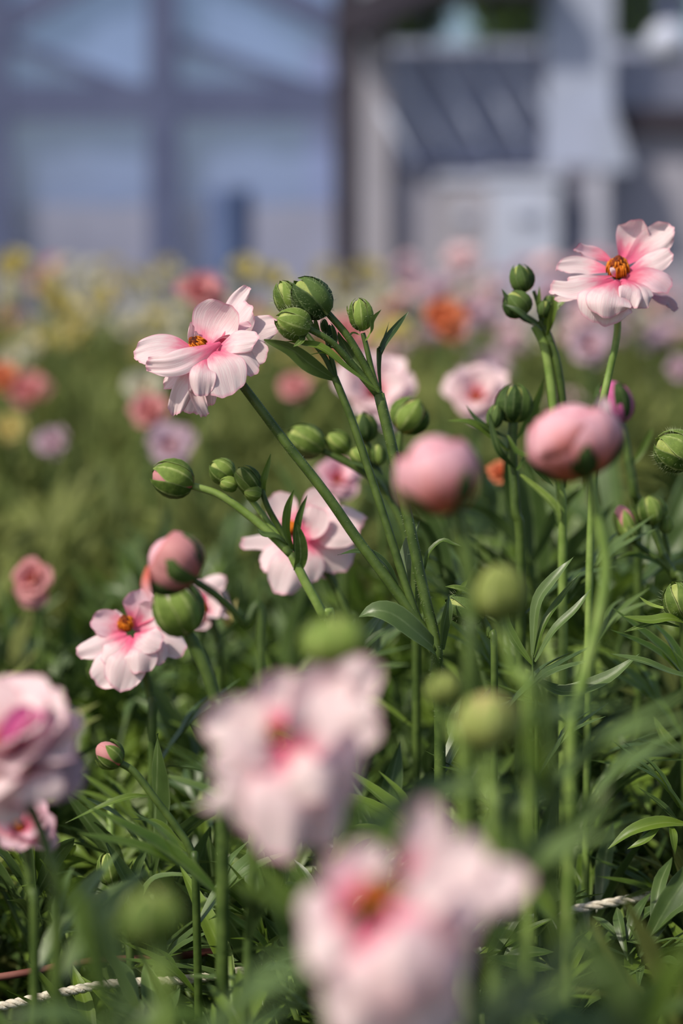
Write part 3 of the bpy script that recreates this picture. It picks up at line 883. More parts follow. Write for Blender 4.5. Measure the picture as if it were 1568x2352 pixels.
P.leaf([([(1250, 765), (1262, 720, -0.3), (1285, 695, -0.4), (1324, 664, -0.3)], 12, (0.2, 0.6, 0.8))], LEAF)
P.leaf([([(1230, 752), (1200, 730, -0.6), (1168, 690, -0.8), (1152, 662, -0.8)], 8, (-0.4, 0.5, 0.8))], LEAFB)
P.leaf([([(1240, 745), (1236, 700, -0.2), (1238, 656, 0)], 6, (0.4, 0.1, 0.8))], LEAF)
P.leaf([([(1245, 760, -0.4), (1215, 735, -1), (1190, 715, -1.2), (1158, 700, -1)], 9, (-0.1, 0.6, 0.7))], LEAFB)
P.leaf([([(1255, 770, -0.3), (1262, 740, -0.7), (1272, 700, -0.8), (1268, 676, -0.7)], 9, (0.3, 0.3, 0.8), 0.5)], LEAF)

# --- green ridged bud below it
P = Plant('ranunculus_plant', 'upright green ridged bud with narrow side leaves, below the dark bud cluster', 'flower', 1190, 1700, 1.07)
P.d = 1.04
P.stem([(1178, 965), (1176, 1040), (1184, 1170), (1195, 1320, 0.5)], 22, 24, STEM, ground=True)
P.bud((1180, 972), (1180, 884), 78, SEPALD, roll=0.15, nsep=6)
P.bud((1130, 985, -0.6), (1140, 930, -0.6), 36, SEPALD)
P.leaf([([(1176, 1010), (1130, 990, -0.5), (1095, 965, -0.6), (1070, 930, -0.5)], 8, (-0.2, 0.7, 0.7))], LEAFB)
P.leaf([([(1172, 1040), (1130, 1005, -0.5), (1080, 970, -0.8), (1028, 966, -0.8)], 11, (-0.2, 0.7, 0.7))], LEAF)
P.leaf([([(1185, 1010), (1215, 960, 0.3), (1235, 910, 0.4), (1248, 870, 0.4)], 12, (0.6, 0.3, 0.7))], LEAF)
P.leaf([([(1182, 1075, -0.4), (1150, 1040, -0.9), (1135, 1000, -1), (1120, 940, -1)], 10, (-0.6, 0.3, 0.7))], LEAFB)
P.leaf([([(1186, 1080, -0.5), (1215, 1050, -1.2), (1240, 1085, -1.4), (1275, 1120, -1.2)], 12, (0.2, 0.6, 0.7))], LEAF)
P.leaf([([(1165, 1000, -0.6), (1190, 1040, -1.0), (1240, 1060, -1.2), (1275, 1095, -1.2), (1284, 1140, -1.2)], 10, (0.2, 0.6, 0.7))], LEAF)
P.leaf([([(1195, 1090, -0.5), (1240, 1130, -0.8), (1275, 1170, -0.9), (1282, 1215, -0.9)], 13, (0.4, 0.5, 0.7))], SEPAL)

# --- magenta bud behind the pink one
P = Plant('ranunculus_plant', 'small magenta bud half wrapped in green sepals, behind the right pink bud', 'flower', 1480, 1500, 1.16)
P.d = 1.12
P.stem([(1425, 970), (1440, 1040), (1455, 1130), (1465, 1260, 1)], 20, 22, STEM, ground=True)
P.bud((1424, 975), (1400, 872), 76, SEPALD, core=MAGENTA, petals=5, pmat=MAGENTA, nsep=4, roll=2.2, open_=0.3)
P.leaf([([(1446, 1075), (1470, 1040), (1490, 1000), (1498, 985)], 8, (0.3, 0.5, 0.8))])

# --- the two pink buds in the nearer blur
P = Plant('ranunculus_plant', 'round pink closed bud, blurred, right of the sharp middle stems', 'flower', 1085, 1800, 0.66)
P.d = 0.66
P.stem([(1050, 1170), (1070, 1260), (1085, 1420), (1080, 1600, -0.3)], 34, 36, STEM, ground=True)
P.bud((1035, 1178), (975, 998), 178, SEPALD, core=BUDPINK, petals=8, pmat=BUDPINK, nsep=4, roll=0.5, sepal_len=0.50)
P = Plant('ranunculus_plant', 'wide pink half-open bud on a long curved pale stem, at the right', 'flower', 1300, 1900, 0.74)
P.d = 0.74
P.stem([(1350, 1085), (1372, 1180), (1392, 1300), (1375, 1420), (1345, 1540), (1320, 1640), (1310, 1760)], 27, 28, STEML, ground=True)
P.bud((1340, 1100), (1290, 925), 208, SEPALD, core=BUDPINK, petals=8, pmat=BUDPINK, nsep=4, roll=0.2, sepal_len=0.48)
fl = [c for c in P.e.children if c.name.startswith('bud')][0]
P.petal(fl, [(1355, 1060, -0.4), (1378, 1000, -0.6), (1388, 905, -0.5)], 30, (0.3, 0, 0.9), -0.3, 0.03, 5)
P.petal(fl, [(1330, 1075, -1.2), (1290, 1010, -1.7), (1240, 950, -1.2)], 70, (-0.2, 0.2, 0.9), -0.4, 0.03, 6, BUDPINK)

# --- bud stem at the left of the middle
P = Plant('ranunculus_plant', 'leaning stem with a pink-tipped round bud and small green buds, left of the middle', 'flower', 800, 1700, 1.02)
P.d = 0.985
P.stem([(668, 1270), (700, 1335), (740, 1412), (765, 1500, 0.5)], 22, 24, STEML, hairs=60, ground=True)
P.stem([(440, 1116), (500, 1135), (560, 1175), (620, 1225), (668, 1272)], 17, 22, STEML, hairs=60)
P.stem([(550, 1115, 0.3), (590, 1165, 0.3), (630, 1220, 0.2), (668, 1275)], 12, 18, STEML)
P.stem([(600, 1125, -0.2), (615, 1165, -0.2), (640, 1210, 0), (664, 1250)], 13, 14, STEM)
P.bud((444, 1116), (348, 1086), 84, SEPAL, core=CORAL, nsep=5, roll=0.3, sepal_len=0.88)
P.bud((535, 1100, 0.3), (485, 1065, 0.3), 56, SEPAL, roll=0.5)
P.bud((545, 1118, 0), (505, 1108, -0.2), 34, SEPAL)
P.bud((592, 1130, -0.3), (545, 1075, -0.4), 50, SEPAL, roll=0.2, open_=0.3)
P.bud((600, 1135, -0.4), (560, 1128, -0.6), 36, SEPAL, roll=0.7)
P.leaf([([(607, 1140), (602, 1110, -0.3), (610, 1080, -0.3), (622, 1040, -0.3)], 9, (0.5, 0.1, 0.8), 0.5)], LEAF)
P.leaf([([(672, 1265), (655, 1220, -0.5), (658, 1170, -0.6), (675, 1122, -0.5)], 12, (0.6, 0.1, 0.8), 0.4)], LEAF)
P.leaf([([(676, 1275), (678, 1230, 0), (686, 1185, 0), (706, 1135, 0.2)], 10, (0.5, 0.2, 0.8), 0.4)], LEAF)
P.leaf([([(682, 1310), (690, 1280, -0.2), (688, 1240, -0.3), (680, 1200, -0.3)], 16, (0.3, 0.1, 0.9), 0.4, 0.6)], SEPAL)
P.leaf([([(665, 1255), (635, 1232, -0.3), (605, 1228, -0.4), (590, 1215, -0.4)], 9, (0, 0.7, 0.7))], LEAFB)

# --- pink flower behind the middle stems
P = Plant('ranunculus_plant', 'pale pink flower seen from behind, crossed by the middle stems', 'flower', 830, 1600, 1.12)
P.d = 1.09
P.stem([(700, 1240, 0.6), (735, 1290), (770, 1350), (800, 1420), (815, 1500, 0.6)], 17, 19, STEM, ground=True)
fl = P.center(P.w((676, 1222, 0.3)), camdir((-0.5, 0.6, -0.2)), P.px(24), P.px(30))
for k, (sp, hw, nn, cup) in enumerate([
 ([(690, 1230, 0.2), (640, 1240, 0.2), (545, 1248, 0.1)], 30, (0, 0.6, 0.8), -0.2),
 ([(690, 1235, -0.2), (640, 1275, -0.6), (600, 1310, -0.7)], 42, (-0.2, 0.4, 0.9), -0.3),
 ([(695, 1240, -0.4), (665, 1300, -1.0), (640, 1370, -1.0)], 48, (0, 0.2, 1), -0.3),
 ([(700, 1240, -0.3), (705, 1290, -0.9), (700, 1345, -0.9)], 42, (0.1, 0.2, 1), -0.2),
 ([(680, 1210, 0.6), (650, 1170, 0.9), (630, 1130, 0.9)], 38, (0, 0.2, 0.9), 0.2),
 ([(690, 1215, 0.4), (740, 1170, 0.6), (770, 1140, 0.5)], 55, (0, 0.4, 0.9), 0.2),
 ([(700, 1220, 0), (770, 1190, -0.1), (845, 1195, -0.2)], 42, (0.1, 0.5, 0.85), -0.3),
 ([(700, 1225, -0.3), (760, 1215, -0.9), (830, 1225, -1.0)], 45, (0.1, 0.4, 0.9), -0.3),
 ([(705, 1235, -0.1), (760, 1260, -0.3), (800, 1310, -0.2)], 56, (0.1, 0.3, 0.95), -0.2),
 ([(705, 1235, 0.3), (740, 1270, 0.3), (755, 1330, 0.3)], 50, (0.1, 0.3, 0.95), -0.2),
 ([(690, 1225, -0.5), (715, 1200, -1.1), (725, 1160, -1.1)], 40, (0, 0.2, 1), 0.2),
]):
    P.petal(fl, sp, hw, nn, cup, 0.06, 300 + k)

# --- buds behind the middle stems
P = Plant('ranunculus_plant', 'dark stem with several striped green buds, behind the middle stems', 'flower', 960, 1600, 1.10)
P.d = 1.07
P.stem([(740, 1035), (800, 1065), (860, 1105), (905, 1165), (940, 1260), (955, 1400, 0.5)], 16, 22, STEM, ground=True)
P.stem([(845, 1060), (880, 1100), (905, 1165)], 12, 14, STEM)
P.stem([(842, 1012, 0.3), (862, 1060, 0.3), (890, 1130, 0.2)], 12, 14, STEM)
P.stem([(920, 988, 0.6), (915, 1060, 0.6), (922, 1150, 0.4), (935, 1230, 0.2)], 14, 16, STEM)
P.bud((742, 1035), (665, 990), 72, SEPAL, roll=0.6)
P.bud((800, 1036, 0.2), (752, 998, 0.2), 50, SEPAL, roll=0.2)
P.bud((842, 1018, 0.3), (830, 948, 0.3), 56, SEPALD, roll=0.4)
P.bud((846, 1064, -0.3), (806, 1032, -0.4), 46, SEPAL)
P.bud((870, 1070, -0.3), (866, 1020, -0.4), 34, SEPAL)
P.bud((918, 992, 0.6), (962, 920, 0.6), 84, SEPAL, core=YELLOW, roll=0.2, sepal_len=0.9)
P.leaf([([(905, 1165), (880, 1110, -0.6), (840, 1075, -0.8), (800, 1060, -0.8)], 10, (0.1, 0.7, 0.7))], LEAFB)

# --- buds at the right edge
P = Plant('ranunculus_plant', 'hairy green bud cut by the right edge, beside the magenta bud', 'flower', 1650, 1700, 0.99)
P.d = 0.97
P.stem([(1590, 1060), (1620, 1130), (1640, 1300)], 20, 24, STEM, ground=True)
P.bud((1592, 1062), (1508, 1012), 92, SEPAL, hairs=420, roll=0.3)
P = Plant('ranunculus_plant', 'stem with a coral-tipped bud and a yellow-green bud, low at the right edge', 'flower', 1600, 1700, 1.09)
P.d = 1.06
P.stem([(1500, 1205), (1515, 1260), (1545, 1320), (1570, 1420)], 15, 20, STEM, ground=True)
P.stem([(1450, 1240), (1490, 1270), (1530, 1300), (1550, 1330)], 13, 15, STEM)
P.stem([(1525, 1225, 0.5), (1535, 1265, 0.5), (1552, 1340)], 10, 12, STEM)
P.bud((1502, 1206), (1485, 1140), 66, SEPAL, roll=0.4)
P.bud((1452, 1244), (1420, 1158), 54, SEPAL, core=CORAL, roll=0.2, sepal_len=0.72)
P.bud((1528, 1226, 0.5), (1530, 1185, 0.5), 32, SEPAL)
P.bud((1460, 1246, -0.4), (1438, 1205, -0.4), 34, SEPAL)
P.leaf([([(1545, 1330), (1500, 1290, -0.5), (1440, 1275, -0.6), (1390, 1300, -0.6)], 10, (0, 0.8, 0.5))], LEAF)
P = Plant('ranunculus_plant', 'leafy green bud at the right edge above long pointed leaves', 'flower', 1640, 1850, 0.97)
P.d = 0.95
P.stem([(1580, 1410), (1600, 1500), (1615, 1640)], 22, 26, STEM, ground=True)
P.bud((1580, 1420), (1545, 1340), 84, SEPAL, roll=0.3, hairs=150)
P.leaf([([(1600, 1440), (1540, 1420, -0.6), (1490, 1425, -0.7), (1430, 1416, -0.6)], 14, (0, 0.7, 0.7), 0.3)], LEAF)
P.leaf([([(1560, 1440, -0.3), (1510, 1430, -0.5), (1470, 1440, -0.5), (1432, 1452, -0.5)], 8, (0, 0.7, 0.7), 0.3)], SEPAL)
P.leaf([([(1545, 1400), (1510, 1395, 0.2), (1485, 1385, 0.3), (1466, 1370, 0.3)], 7, (0, 0.8, 0.5), 0.3)], SEPAL)
P.leaf([([(1600, 1560), (1540, 1545, -0.4), (1480, 1520, -0.6), (1400, 1502, -0.5)], 14, (0.1, 0.8, 0.5), 0.3)], LEAFB)

# --- left side
P = Plant('ranunculus_plant', 'pink ruffled flower with an orange heart, behind the blurred green bud at the left', 'flower', 330, 1900, 1.07)
P.d = 1.04
P.stem([(320, 1500, 1.0), (345, 1600, 1.2), (350, 1700, 1.0)], 20, 22, STEM, ground=True)
fl = P.center(P.w((292, 1440, 0.2)), camdir((-0.25, 0.8, 0.5)), P.px(22), P.px(30))
for k, (sp, hw, nn, cup) in enumerate([
 ([(290, 1450, 0.2), (250, 1435, 0.2), (205, 1430, 0.1)], 34, (0, 0.4, 0.9), 0.2),
 ([(290, 1455, 0), (230, 1480, -0.3), (172, 1500, -0.3)], 32, (0, 0.5, 0.85), -0.2),
 ([(285, 1440, 0.6), (268, 1420, 0.8), (262, 1400, 0.8)], 16, (0, 0.2, 1), 0.2),
 ([(305, 1440, 0.5), (325, 1400, 0.9), (335, 1350, 0.9)], 46, (-0.1, 0.1, 1), 0.3),
 ([(305, 1445, 0.4), (350, 1420, 0.6), (375, 1380, 0.6)], 44, (-0.1, 0.2, 1), 0.3),
 ([(300, 1460, -0.3), (270, 1495, -1.0), (240, 1530, -1.1)], 40, (-0.1, 0.3, 0.95), -0.3),
 ([(300, 1465, -0.4), (255, 1530, -1.0), (215, 1570, -0.9)], 46, (-0.1, 0.2, 0.95), -0.2),
 ([(305, 1465, -0.5), (290, 1520, -1.3), (270, 1590, -1.3)], 50, (0, 0.2, 0.95), -0.2),
 ([(310, 1465, -0.6), (320, 1500, -1.4), (320, 1550, -1.5)], 42, (0, 0.3, 0.95), -0.3),
 ([(315, 1460, -0.3), (350, 1490, -1.0), (365, 1530, -1.1)], 36, (0.1, 0.4, 0.9), -0.3),
 ([(320, 1455, 0.1), (380, 1465, -0.2), (428, 1500, -0.2)], 44, (0.1, 0.5, 0.85), -0.3),
 ([(310, 1455, -0.6), (335, 1465, -1.2), (375, 1480, -1.3)], 36, (0.1, 0.4, 0.9), -0.2),
]):
    P.petal(fl, sp, hw, nn, cup, 0.07, 340 + k, PINKD if k in (0, 3) else PINK)
P = Plant('ranunculus_plant', 'peach-pink closed bud, blurred, with broad green sepals, at the left', 'flower', 470, 2000, 0.79)
P.d = 0.80
P.stem([(440, 1330), (500, 1370, 0.4), (560, 1430, 0.8), (600, 1500, 1.0)], 22, 24, STEM, ground=True)
P.bud((455, 1325), (345, 1255), 130, SEPALD, core=BUDPINK, petals=6, pmat=CORAL, nsep=5, roll=0.9, sepal_len=0.62)
P.leaf([([(340, 1300, -0.3), (336, 1345, -0.4), (352, 1390, -0.4)], 12, (-0.5, 0, 0.8))], BUDPINK, 'outer_petal')
P = Plant('ranunculus_plant', 'egg-shaped green and cream bud, blurred, under the peach-pink bud', 'flower', 500, 2000, 0.83)
P.d = 0.84
P.stem([(430, 1450), (465, 1520), (495, 1610), (510, 1720)], 30, 32, STEM, ground=True)
P.bud((435, 1458), (378, 1340), 112, SEPAL, core=WHITE, roll=0.5, sepal_len=0.86, nsep=5)
P = Plant('ranunculus_plant', 'pale pink flower half hidden behind the blurred green bud, left of the middle', 'flower', 520, 1700, 1.2)
P.d = 1.16
P.stem([(480, 1400, 1), (500, 1480, 1), (505, 1560, 1)], 18, 20, STEM, ground=True)
P.bloom((462, 1400), (0.3, 0.5, 0.6), 150, seed=12, n=10, cup=0.8)
P.petal(P.e.children[1], [(470, 1380, 0), (480, 1350, 0), (520, 1325, 0)], 26, (0, 0.3, 0.9), -0.2, 0.05, 3)
P.leaf([([(520, 1440), (525, 1415), (545, 1375)], 12, (0.3, 0.3, 0.9))], YELLOW, 'faded_petal')

P = Plant('ranunculus_plant', 'small coral flower standing alone at the left edge', 'flower', 90, 1600, 1.45)
P.d = 1.40
P.stem([(85, 1370), (92, 1460), (95, 1560)], 18, 20, STEM, ground=True)
P.bloom((78, 1335), (-0.2, 0.3, 0.8), 120, CORAL, seed=31, n=11, cup=1.15)

P = Plant('ranunculus_plant', 'small bud with orange tip on a curved dark stem, lower left', 'flower', 470, 2250, 0.95)
P.d = 0.92
P.stem([(272, 1750), (310, 1775), (360, 1840), (405, 1900), (440, 1960), (450, 2050)], 17, 20, STEM, ground=True)
P.bud((278, 1756), (222, 1710), 62, SEPAL, core=CORAL, roll=0.5, sepal_len=0.66)
P.leaf([([(350, 1830, 0.2), (300, 1830, 0), (240, 1850, -0.2), (150, 1890, -0.3)], 10, (0, 0.8, 0.5))], LEAF)
P.leaf([([(440, 1965), (400, 1930, 0.3), (360, 1890, 0.4), (300, 1880, 0.4)], 11, (0, 0.8, 0.5))], LEAF)

P = Plant('ranunculus_plant', 'pale green pointed bud among pointed leaves, lower left', 'flower', 300, 2280, 0.98)
P.d = 0.97
P.stem([(262, 2030), (275, 2080), (290, 2160), (300, 2250)], 18, 20, STEM, ground=True)
P.bud((262, 2034), (246, 1958), 60, SEPAL, roll=0.3)
P.bud((250, 2090, -0.3), (250, 2048, -0.3), 24, SEPAL)
P.bud((278, 2075, -0.3), (284, 2036, -0.3), 22, SEPAL)
P.leaf([([(305, 2040, -0.3), (315, 1990, -0.4), (342, 1936, -0.4)], 11, (0.4, 0.3, 0.8))], LEAFB)
P.leaf([([(290, 2060, -0.3), (290, 2010, -0.3), (305, 1975, -0.3)], 6, (0.4, 0.3, 0.8))], SEPAL)
P.leaf([([(300, 2120), (340, 2030, -0.4), (390, 2010, -0.6), (470, 2016, -0.6)], 10, (0, 0.8, 0.5))], LEAFB)

# --- big blurred flowers in front
P = Plant('ranunculus_plant', 'large blurred pale pink flower in the foreground, centre', 'flower', 760, 2200, 0.58)
P.d = 0.58
P.stem([(690, 1820, 0.6), (725, 1960, 0.6), (745, 2100, 0.4)], 36, 38, STEM, ground=True)
fl = P.center(P.w((632, 1690, 0)), camdir((-0.55, 0.5, 0.65)), P.px(26), P.px(34))
for k, (sp, hw, nn, cup) in enumerate([
 ([(630, 1700, 0), (560, 1660, 0.2), (462, 1690, 0.1)], 70, (0, 0.4, 0.9), 0.2),
 ([(620, 1720, -0.3), (560, 1750, -0.8), (480, 1760, -0.9)], 64, (0, 0.3, 0.95), -0.2),
 ([(640, 1730, -0.4), (560, 1800, -0.8), (460, 1860, -0.6)], 42, (0, 0.4, 0.9), -0.2),
 ([(640, 1670, 0.5), (640, 1610, 0.8), (680, 1550, 0.8)], 76, (0, 0, 1), 0.2),
 ([(660, 1680, 0.4), (740, 1600, 0.7), (800, 1555, 0.6)], 90, (-0.1, 0.1, 1), 0.25),
 ([(670, 1680, 0.6), (780, 1600, 1.0), (868, 1512, 1.0)], 74, (-0.1, 0.1, 1), 0.1),
 ([(670, 1700, 0.1), (780, 1670, 0), (880, 1650, -0.1)], 84, (0, 0.3, 0.95), -0.2),
 ([(670, 1710, -0.3), (760, 1730, -0.9), (830, 1700, -0.9)], 70, (0.1, 0.4, 0.9), -0.3),
 ([(660, 1710, -0.6), (710, 1760, -1.4), (730, 1850, -1.5)], 96, (0.1, 0.2, 0.95), -0.3),
 ([(650, 1710, -0.5), (640, 1820, -1.3), (640, 1990, -1.2)], 92, (0, 0.15, 1), -0.2),
 ([(640, 1710, -0.3), (600, 1820, -0.8), (580, 1930, -0.7)], 80, (0, 0.2, 1), -0.2),
 ([(660, 1720, -0.2), (720, 1830, -0.6), (740, 1960, -0.5)], 84, (0.1, 0.2, 1), -0.2),
 ([(660, 1700, 0.3), (760, 1760, 0.3), (790, 1850, 0.3)], 72, (0.1, 0.2, 1), -0.2),
 ([(690, 1750, -0.7), (725, 1665, -1.5), (742, 1570, -1.5)], 74, (-0.3, 0.1, 0.95), 0.25),
 ([(640, 1740, -0.6), (590, 1720, -1.1), (540, 1640, -1.0)], 50, (-0.1, 0.3, 0.95), 0.2),
]):
    P.petal(fl, sp, hw * 0.86, nn, cup * 1.6, 0.08, 380 + k, PINK if k % 2 else PINKPALE, nu=11, nv=12)
P = Plant('ranunculus_plant', 'largest blurred pink flower at the bottom of the picture', 'flower', 960, 2300, 0.50)
P.d = 0.49
P.stem([(930, 2160, 1.0), (960, 2300, 0.8), (975, 2420, 0.6)], 44, 46, STEM, ground=True)
fl = P.center(P.w((868, 2060, 0)), camdir((-0.15, 0.7, 0.65)), P.px(50), P.px(46))
for k, (sp, hw, nn, cup, mt) in enumerate([
 ([(860, 2050, 0.5), (840, 2000, 0.8), (850, 1930, 0.8)], 80, (0, 0, 1), 0.2, 0),
 ([(930, 2040, 0.6), (970, 1930, 0.9), (985, 1830, 0.8)], 62, (0, 0, 1), 0.2, 0),
 ([(940, 2050, 0.3), (1040, 1990, 0.4), (1130, 1980, 0.3)], 84, (0, 0.3, 0.95), 0.1, 0),
 ([(950, 2070, 0.2), (1080, 2040, 0.2), (1225, 2020, 0.1)], 80, (0, 0.4, 0.9), -0.2, 0),
 ([(940, 2090, -0.2), (1040, 2090, -0.8), (1110, 2120, -0.9)], 90, (0.1, 0.4, 0.9), -0.3, 0),
 ([(800, 2080, 0), (740, 2090, -0.2), (688, 2110, -0.2)], 76, (0, 0.5, 0.85), -0.2, 0),
 ([(820, 2110, -0.3), (760, 2180, -0.8), (710, 2230, -0.8)], 88, (0, 0.3, 0.95), -0.2, 0),
 ([(870, 2120, -0.5), (880, 2220, -1.3), (880, 2320, -1.4)], 120, (0, 0.2, 1), -0.2, 0),
 ([(920, 2110, -0.4), (990, 2220, -1.0), (1040, 2300, -1.0)], 110, (0.1, 0.2, 1), -0.2, 0),
 ([(880, 2120, -0.2), (850, 2280, -0.6), (820, 2420, -0.5)], 130, (0, 0.2, 1), -0.2, 0),
 ([(900, 2120, -0.2), (960, 2280, -0.5), (980, 2430, -0.4)], 120, (0, 0.2, 1), -0.2, 0),
 ([(930, 2080, -0.1), (1000, 2160, -0.4), (1080, 2230, -0.4)], 76, (0.1, 0.3, 1), -0.2, 0),
 ([(820, 2070, 0.2), (790, 2020, 0.4), (770, 1960, 0.4)], 56, (0, 0.2, 1), 0.1, 1),
 ([(900, 2150, -0.9), (920, 2120, -1.8), (935, 2200, -2.2), (940, 2300, -2.1)], 90, (0, 0.3, 1), -0.3, 0),
 ([(930, 2110, -0.6), (970, 2060, -1.1), (1040, 2010, -1.0)], 62, (-0.1, 0.3, 1), 0.25, 0),
]):
    P.petal(fl, sp, hw * 0.88, nn, cup * 1.6, 0.08, 420 + k, PINKD if mt else (PINK if k % 2 else PINKPALE), nu=11, nv=12)
P = Plant('ranunculus_plant', 'ruffled pink flower cut by the left edge', 'flower', 70, 2300, 0.69)
P.d = 0.68
P.stem([(60, 1830, 0.6), (110, 1960, 0.5), (130, 2150, 0.3)], 30, 32, STEM, ground=True)
P.bloom((20, 1720), (-0.2, 0.75, 0.55), 400, PINK, seed=44, n=18, cup=0.9, hang=0.3)
fl = [c for c in P.e.children if c.name.startswith('flower')][0]
for k, (sp, hw, nn, cup, mt) in enumerate([
 ([(40, 1760, -0.3), (60, 1690, -0.9), (100, 1630, -0.8)], 62, (0, 0.1, 1), 0.3, MAGENTA),
 ([(40, 1780, -0.7), (60, 1800, -1.6), (60, 1850, -1.7)], 85, (0, 0.3, 1), -0.3, PINK),
 ([(60, 1760, 0), (120, 1770, -0.2), (200, 1790, -0.2)], 70, (0.1, 0.4, 0.9), -0.3, LILAC),
 ([(20, 1820, -0.3), (10, 1860, -0.8), (5, 1900, -0.8)], 50, (0, 0.3, 1), -0.2, PINK),
]):
    P.petal(fl, sp, hw, nn, cup, 0.06, 470 + k, mt)
P = Plant('ranunculus_plant', 'small pink flower under the ruffled flower at the left edge', 'flower', 40, 2300, 0.80)
P.d = 0.79
P.stem([(60, 1950), (70, 2050), (80, 2150)], 22, 24, STEM, ground=True)
P.bloom((40, 1900), (0.3, 0.5, 0.5), 190, PINKD, seed=45, n=12, cup=0.7)

# --- blurred green buds in front
for lab, b, t, wd, d, core, foot in (
 ('pale green blurred bud on a thick stem, centre right in the foreground', (1150, 1425), (1143, 1295), 118, 0.66, None, (1215, 1700)),
 ('wide dark green blurred bud above the large centre flower', (772, 1530), (768, 1415), 150, 0.60, None, (800, 1760)),
 ('cream-tipped blurred bud low in the foreground, right of centre', (1118, 1720), (1122, 1588), 130, 0.60, YELLOW, (1130, 1960)),
 ('small blurred bud between the pale green and the cream-tipped ones', (1020, 1620), (1018, 1545), 78, 0.66, None, (1060, 1800)),
 ('olive blurred bud low at the left, above the rope', (350, 2170), (338, 2040), 150, 0.54, None, (380, 2330)),
):
    P = Plant('ranunculus_plant', lab, 'flower', foot[0], foot[1], d)
    P.stem([(b[0], b[1] - 6), ((b[0] + foot[0]) / 2, (b[1] + foot[1]) / 2), foot], wd * 0.22, wd * 0.24, STEML, ground=True)
    P.bud((b[0], b[1]), (t[0], t[1]), wd, SEPAL if wd == 150 else SEPALP, core=core, roll=0.4, sepal_len=0.8 if core else 0.93)

# withered bud right of the middle joint
P = Plant('ranunculus_plant', 'withered hairy bud with a folded leaf, right of the middle joint', 'flower', 1130, 1750, 0.97)
P.d = 0.955
P.stem([(1105, 1415), (1125, 1460), (1135, 1560)], 16, 18, STEM, ground=True)
P.bud((1112, 1420), (1024, 1378), 64, SEPALD, hairs=260, roll=0.5, open_=0.15)
P.leaf([([(1110, 1395), (1080, 1365, -0.4), (1050, 1352, -0.5), (1020, 1348, -0.5)], 11, (0.1, 0.8, 0.5), 0.4)], SEPAL)
P.leaf([([(1040, 1380, -0.3), (1060, 1350, -0.2), (1075, 1330, 0)], 6, (0.4, 0.5, 0.8))], LEAF)

# slim upright leaves right of the middle
P = Plant('ranunculus_leaf_shoot', 'shoot of slim upright grey-green leaves, right of the withered bud', 'plant', 1240, 1800, 0.99)
P.d = 0.96
P.stem([(1222, 1500), (1225, 1600), (1232, 1700)], 3, 18, STEM, ground=True)
P.leaf([([(1222, 1505), (1232, 1390), (1270, 1330, -0.2), (1318, 1278, -0.2)], 15, (-0.4, 0.5, 0.8), 0.3)], LEAFB)
P.leaf([([(1225, 1510), (1250, 1430), (1290, 1370, 0.2), (1335, 1312, 0.3)], 9, (-0.4, 0.5, 0.8), 0.3)], LEAF)
P.leaf([([(1228, 1520), (1270, 1450, -0.3), (1320, 1400, -0.4), (1358, 1350, -0.3)], 11, (-0.4, 0.6, 0.7), 0.3)], LEAFB)
P.leaf([([(1230, 1560), (1300, 1590, -0.4), (1390, 1560, -0.5), (1470, 1500, -0.4)], 20, (-0.1, 0.7, 0.7), 0.3)], LEAFB)
P.leaf([([(1225, 1530), (1180, 1470, 0.3), (1160, 1420, 0.4), (1170, 1360, 0.4)], 12, (0.4, 0.3, 0.8), 0.3)], LEAF)

# lit leaf above the bottom flower, pointed leaf at its right
P = Plant('ranunculus_leaf_shoot', 'curled leaf with brown spots beside the bottom flower', 'plant', 800, 2300, 0.97)
P.d = 0.96
P.stem([(745, 2030), (760, 2100), (790, 2200)], 3, 16, STEM, ground=True)
P.leaf([([(742, 2012), (775, 1975, -0.3), (810, 1925, -0.6), (860, 1910, -0.5), (905, 1925, -0.2)], 26, (-0.5, 0.5, 0.7), 0.35)], LEAF)
P.leaf([([(742, 2020), (725, 2010), (718, 1990)], 8, (0, 0.5, 0.8))], LEAF)
P = Plant('ranunculus_leaf_shoot', 'bright green folded leaf lying right of the bottom flower', 'plant', 1260, 2420, 0.96)
P.d = 0.95
P.stem([(1262, 2230), (1265, 2280), (1268, 2340)], 3, 16, STEM, ground=True)
P.leaf([([(1265, 2225), (1210, 2220, -0.3), (1160, 2210, -0.5), (1115, 2196, -0.4)], 20, (0.1, 0.7, 0.7), 0.4)], LEAF)
P = Plant('ranunculus_leaf_shoot', 'arching leaf with side lobes above the rope at the right edge', 'plant', 1600, 2350, 0.97)
P.d = 0.96
P.stem([(1580, 1900), (1600, 2000), (1605, 2120)], 3, 16, STEM, ground=True)
P.leaf([([(1585, 1895), (1520, 1890, -0.3), (1450, 1910, -0.5), (1395, 1950, -0.4)], 17, (0, 0.7, 0.7), 0.4),
        ([(1520, 1893, -0.3), (1480, 1930, -0.6), (1440, 1950, -0.6)], 9, (0, 0.7, 0.7)),
        ([(1540, 1893, -0.2), (1545, 1920, -0.6), (1550, 1965, -0.7)], 10, (0.3, 0.4, 0.8))], LEAF)
P.leaf([([(1560, 1890, 0), (1520, 1850, 0), (1465, 1808, 0)], 8, (0, 0.7, 0.7))], LEAFB)
P = Plant('ranunculus_leaf_shoot', 'two pointed leaves at the right edge under the curved stem', 'plant', 1600, 2200, 1.02)
P.d = 1.0
P.stem([(1570, 1720), (1590, 1800), (1596, 1900)], 3, 14, STEM, ground=True)
P.leaf([([(1570, 1730), (1530, 1700, -0.2), (1500, 1645, -0.2)], 14, (0.2, 0.3, 0.9), 0.3)], SEPAL)
P.leaf([([(1575, 1735), (1520, 1710), (1462, 1697)], 9, (0, 0.7, 0.6), 0.3)], LEAFB)
P.leaf([([(1570, 1745), (1480, 1745), (1420, 1755), (1356, 1745)], 10, (0, 0.8, 0.5), 0.3)], LEAF)
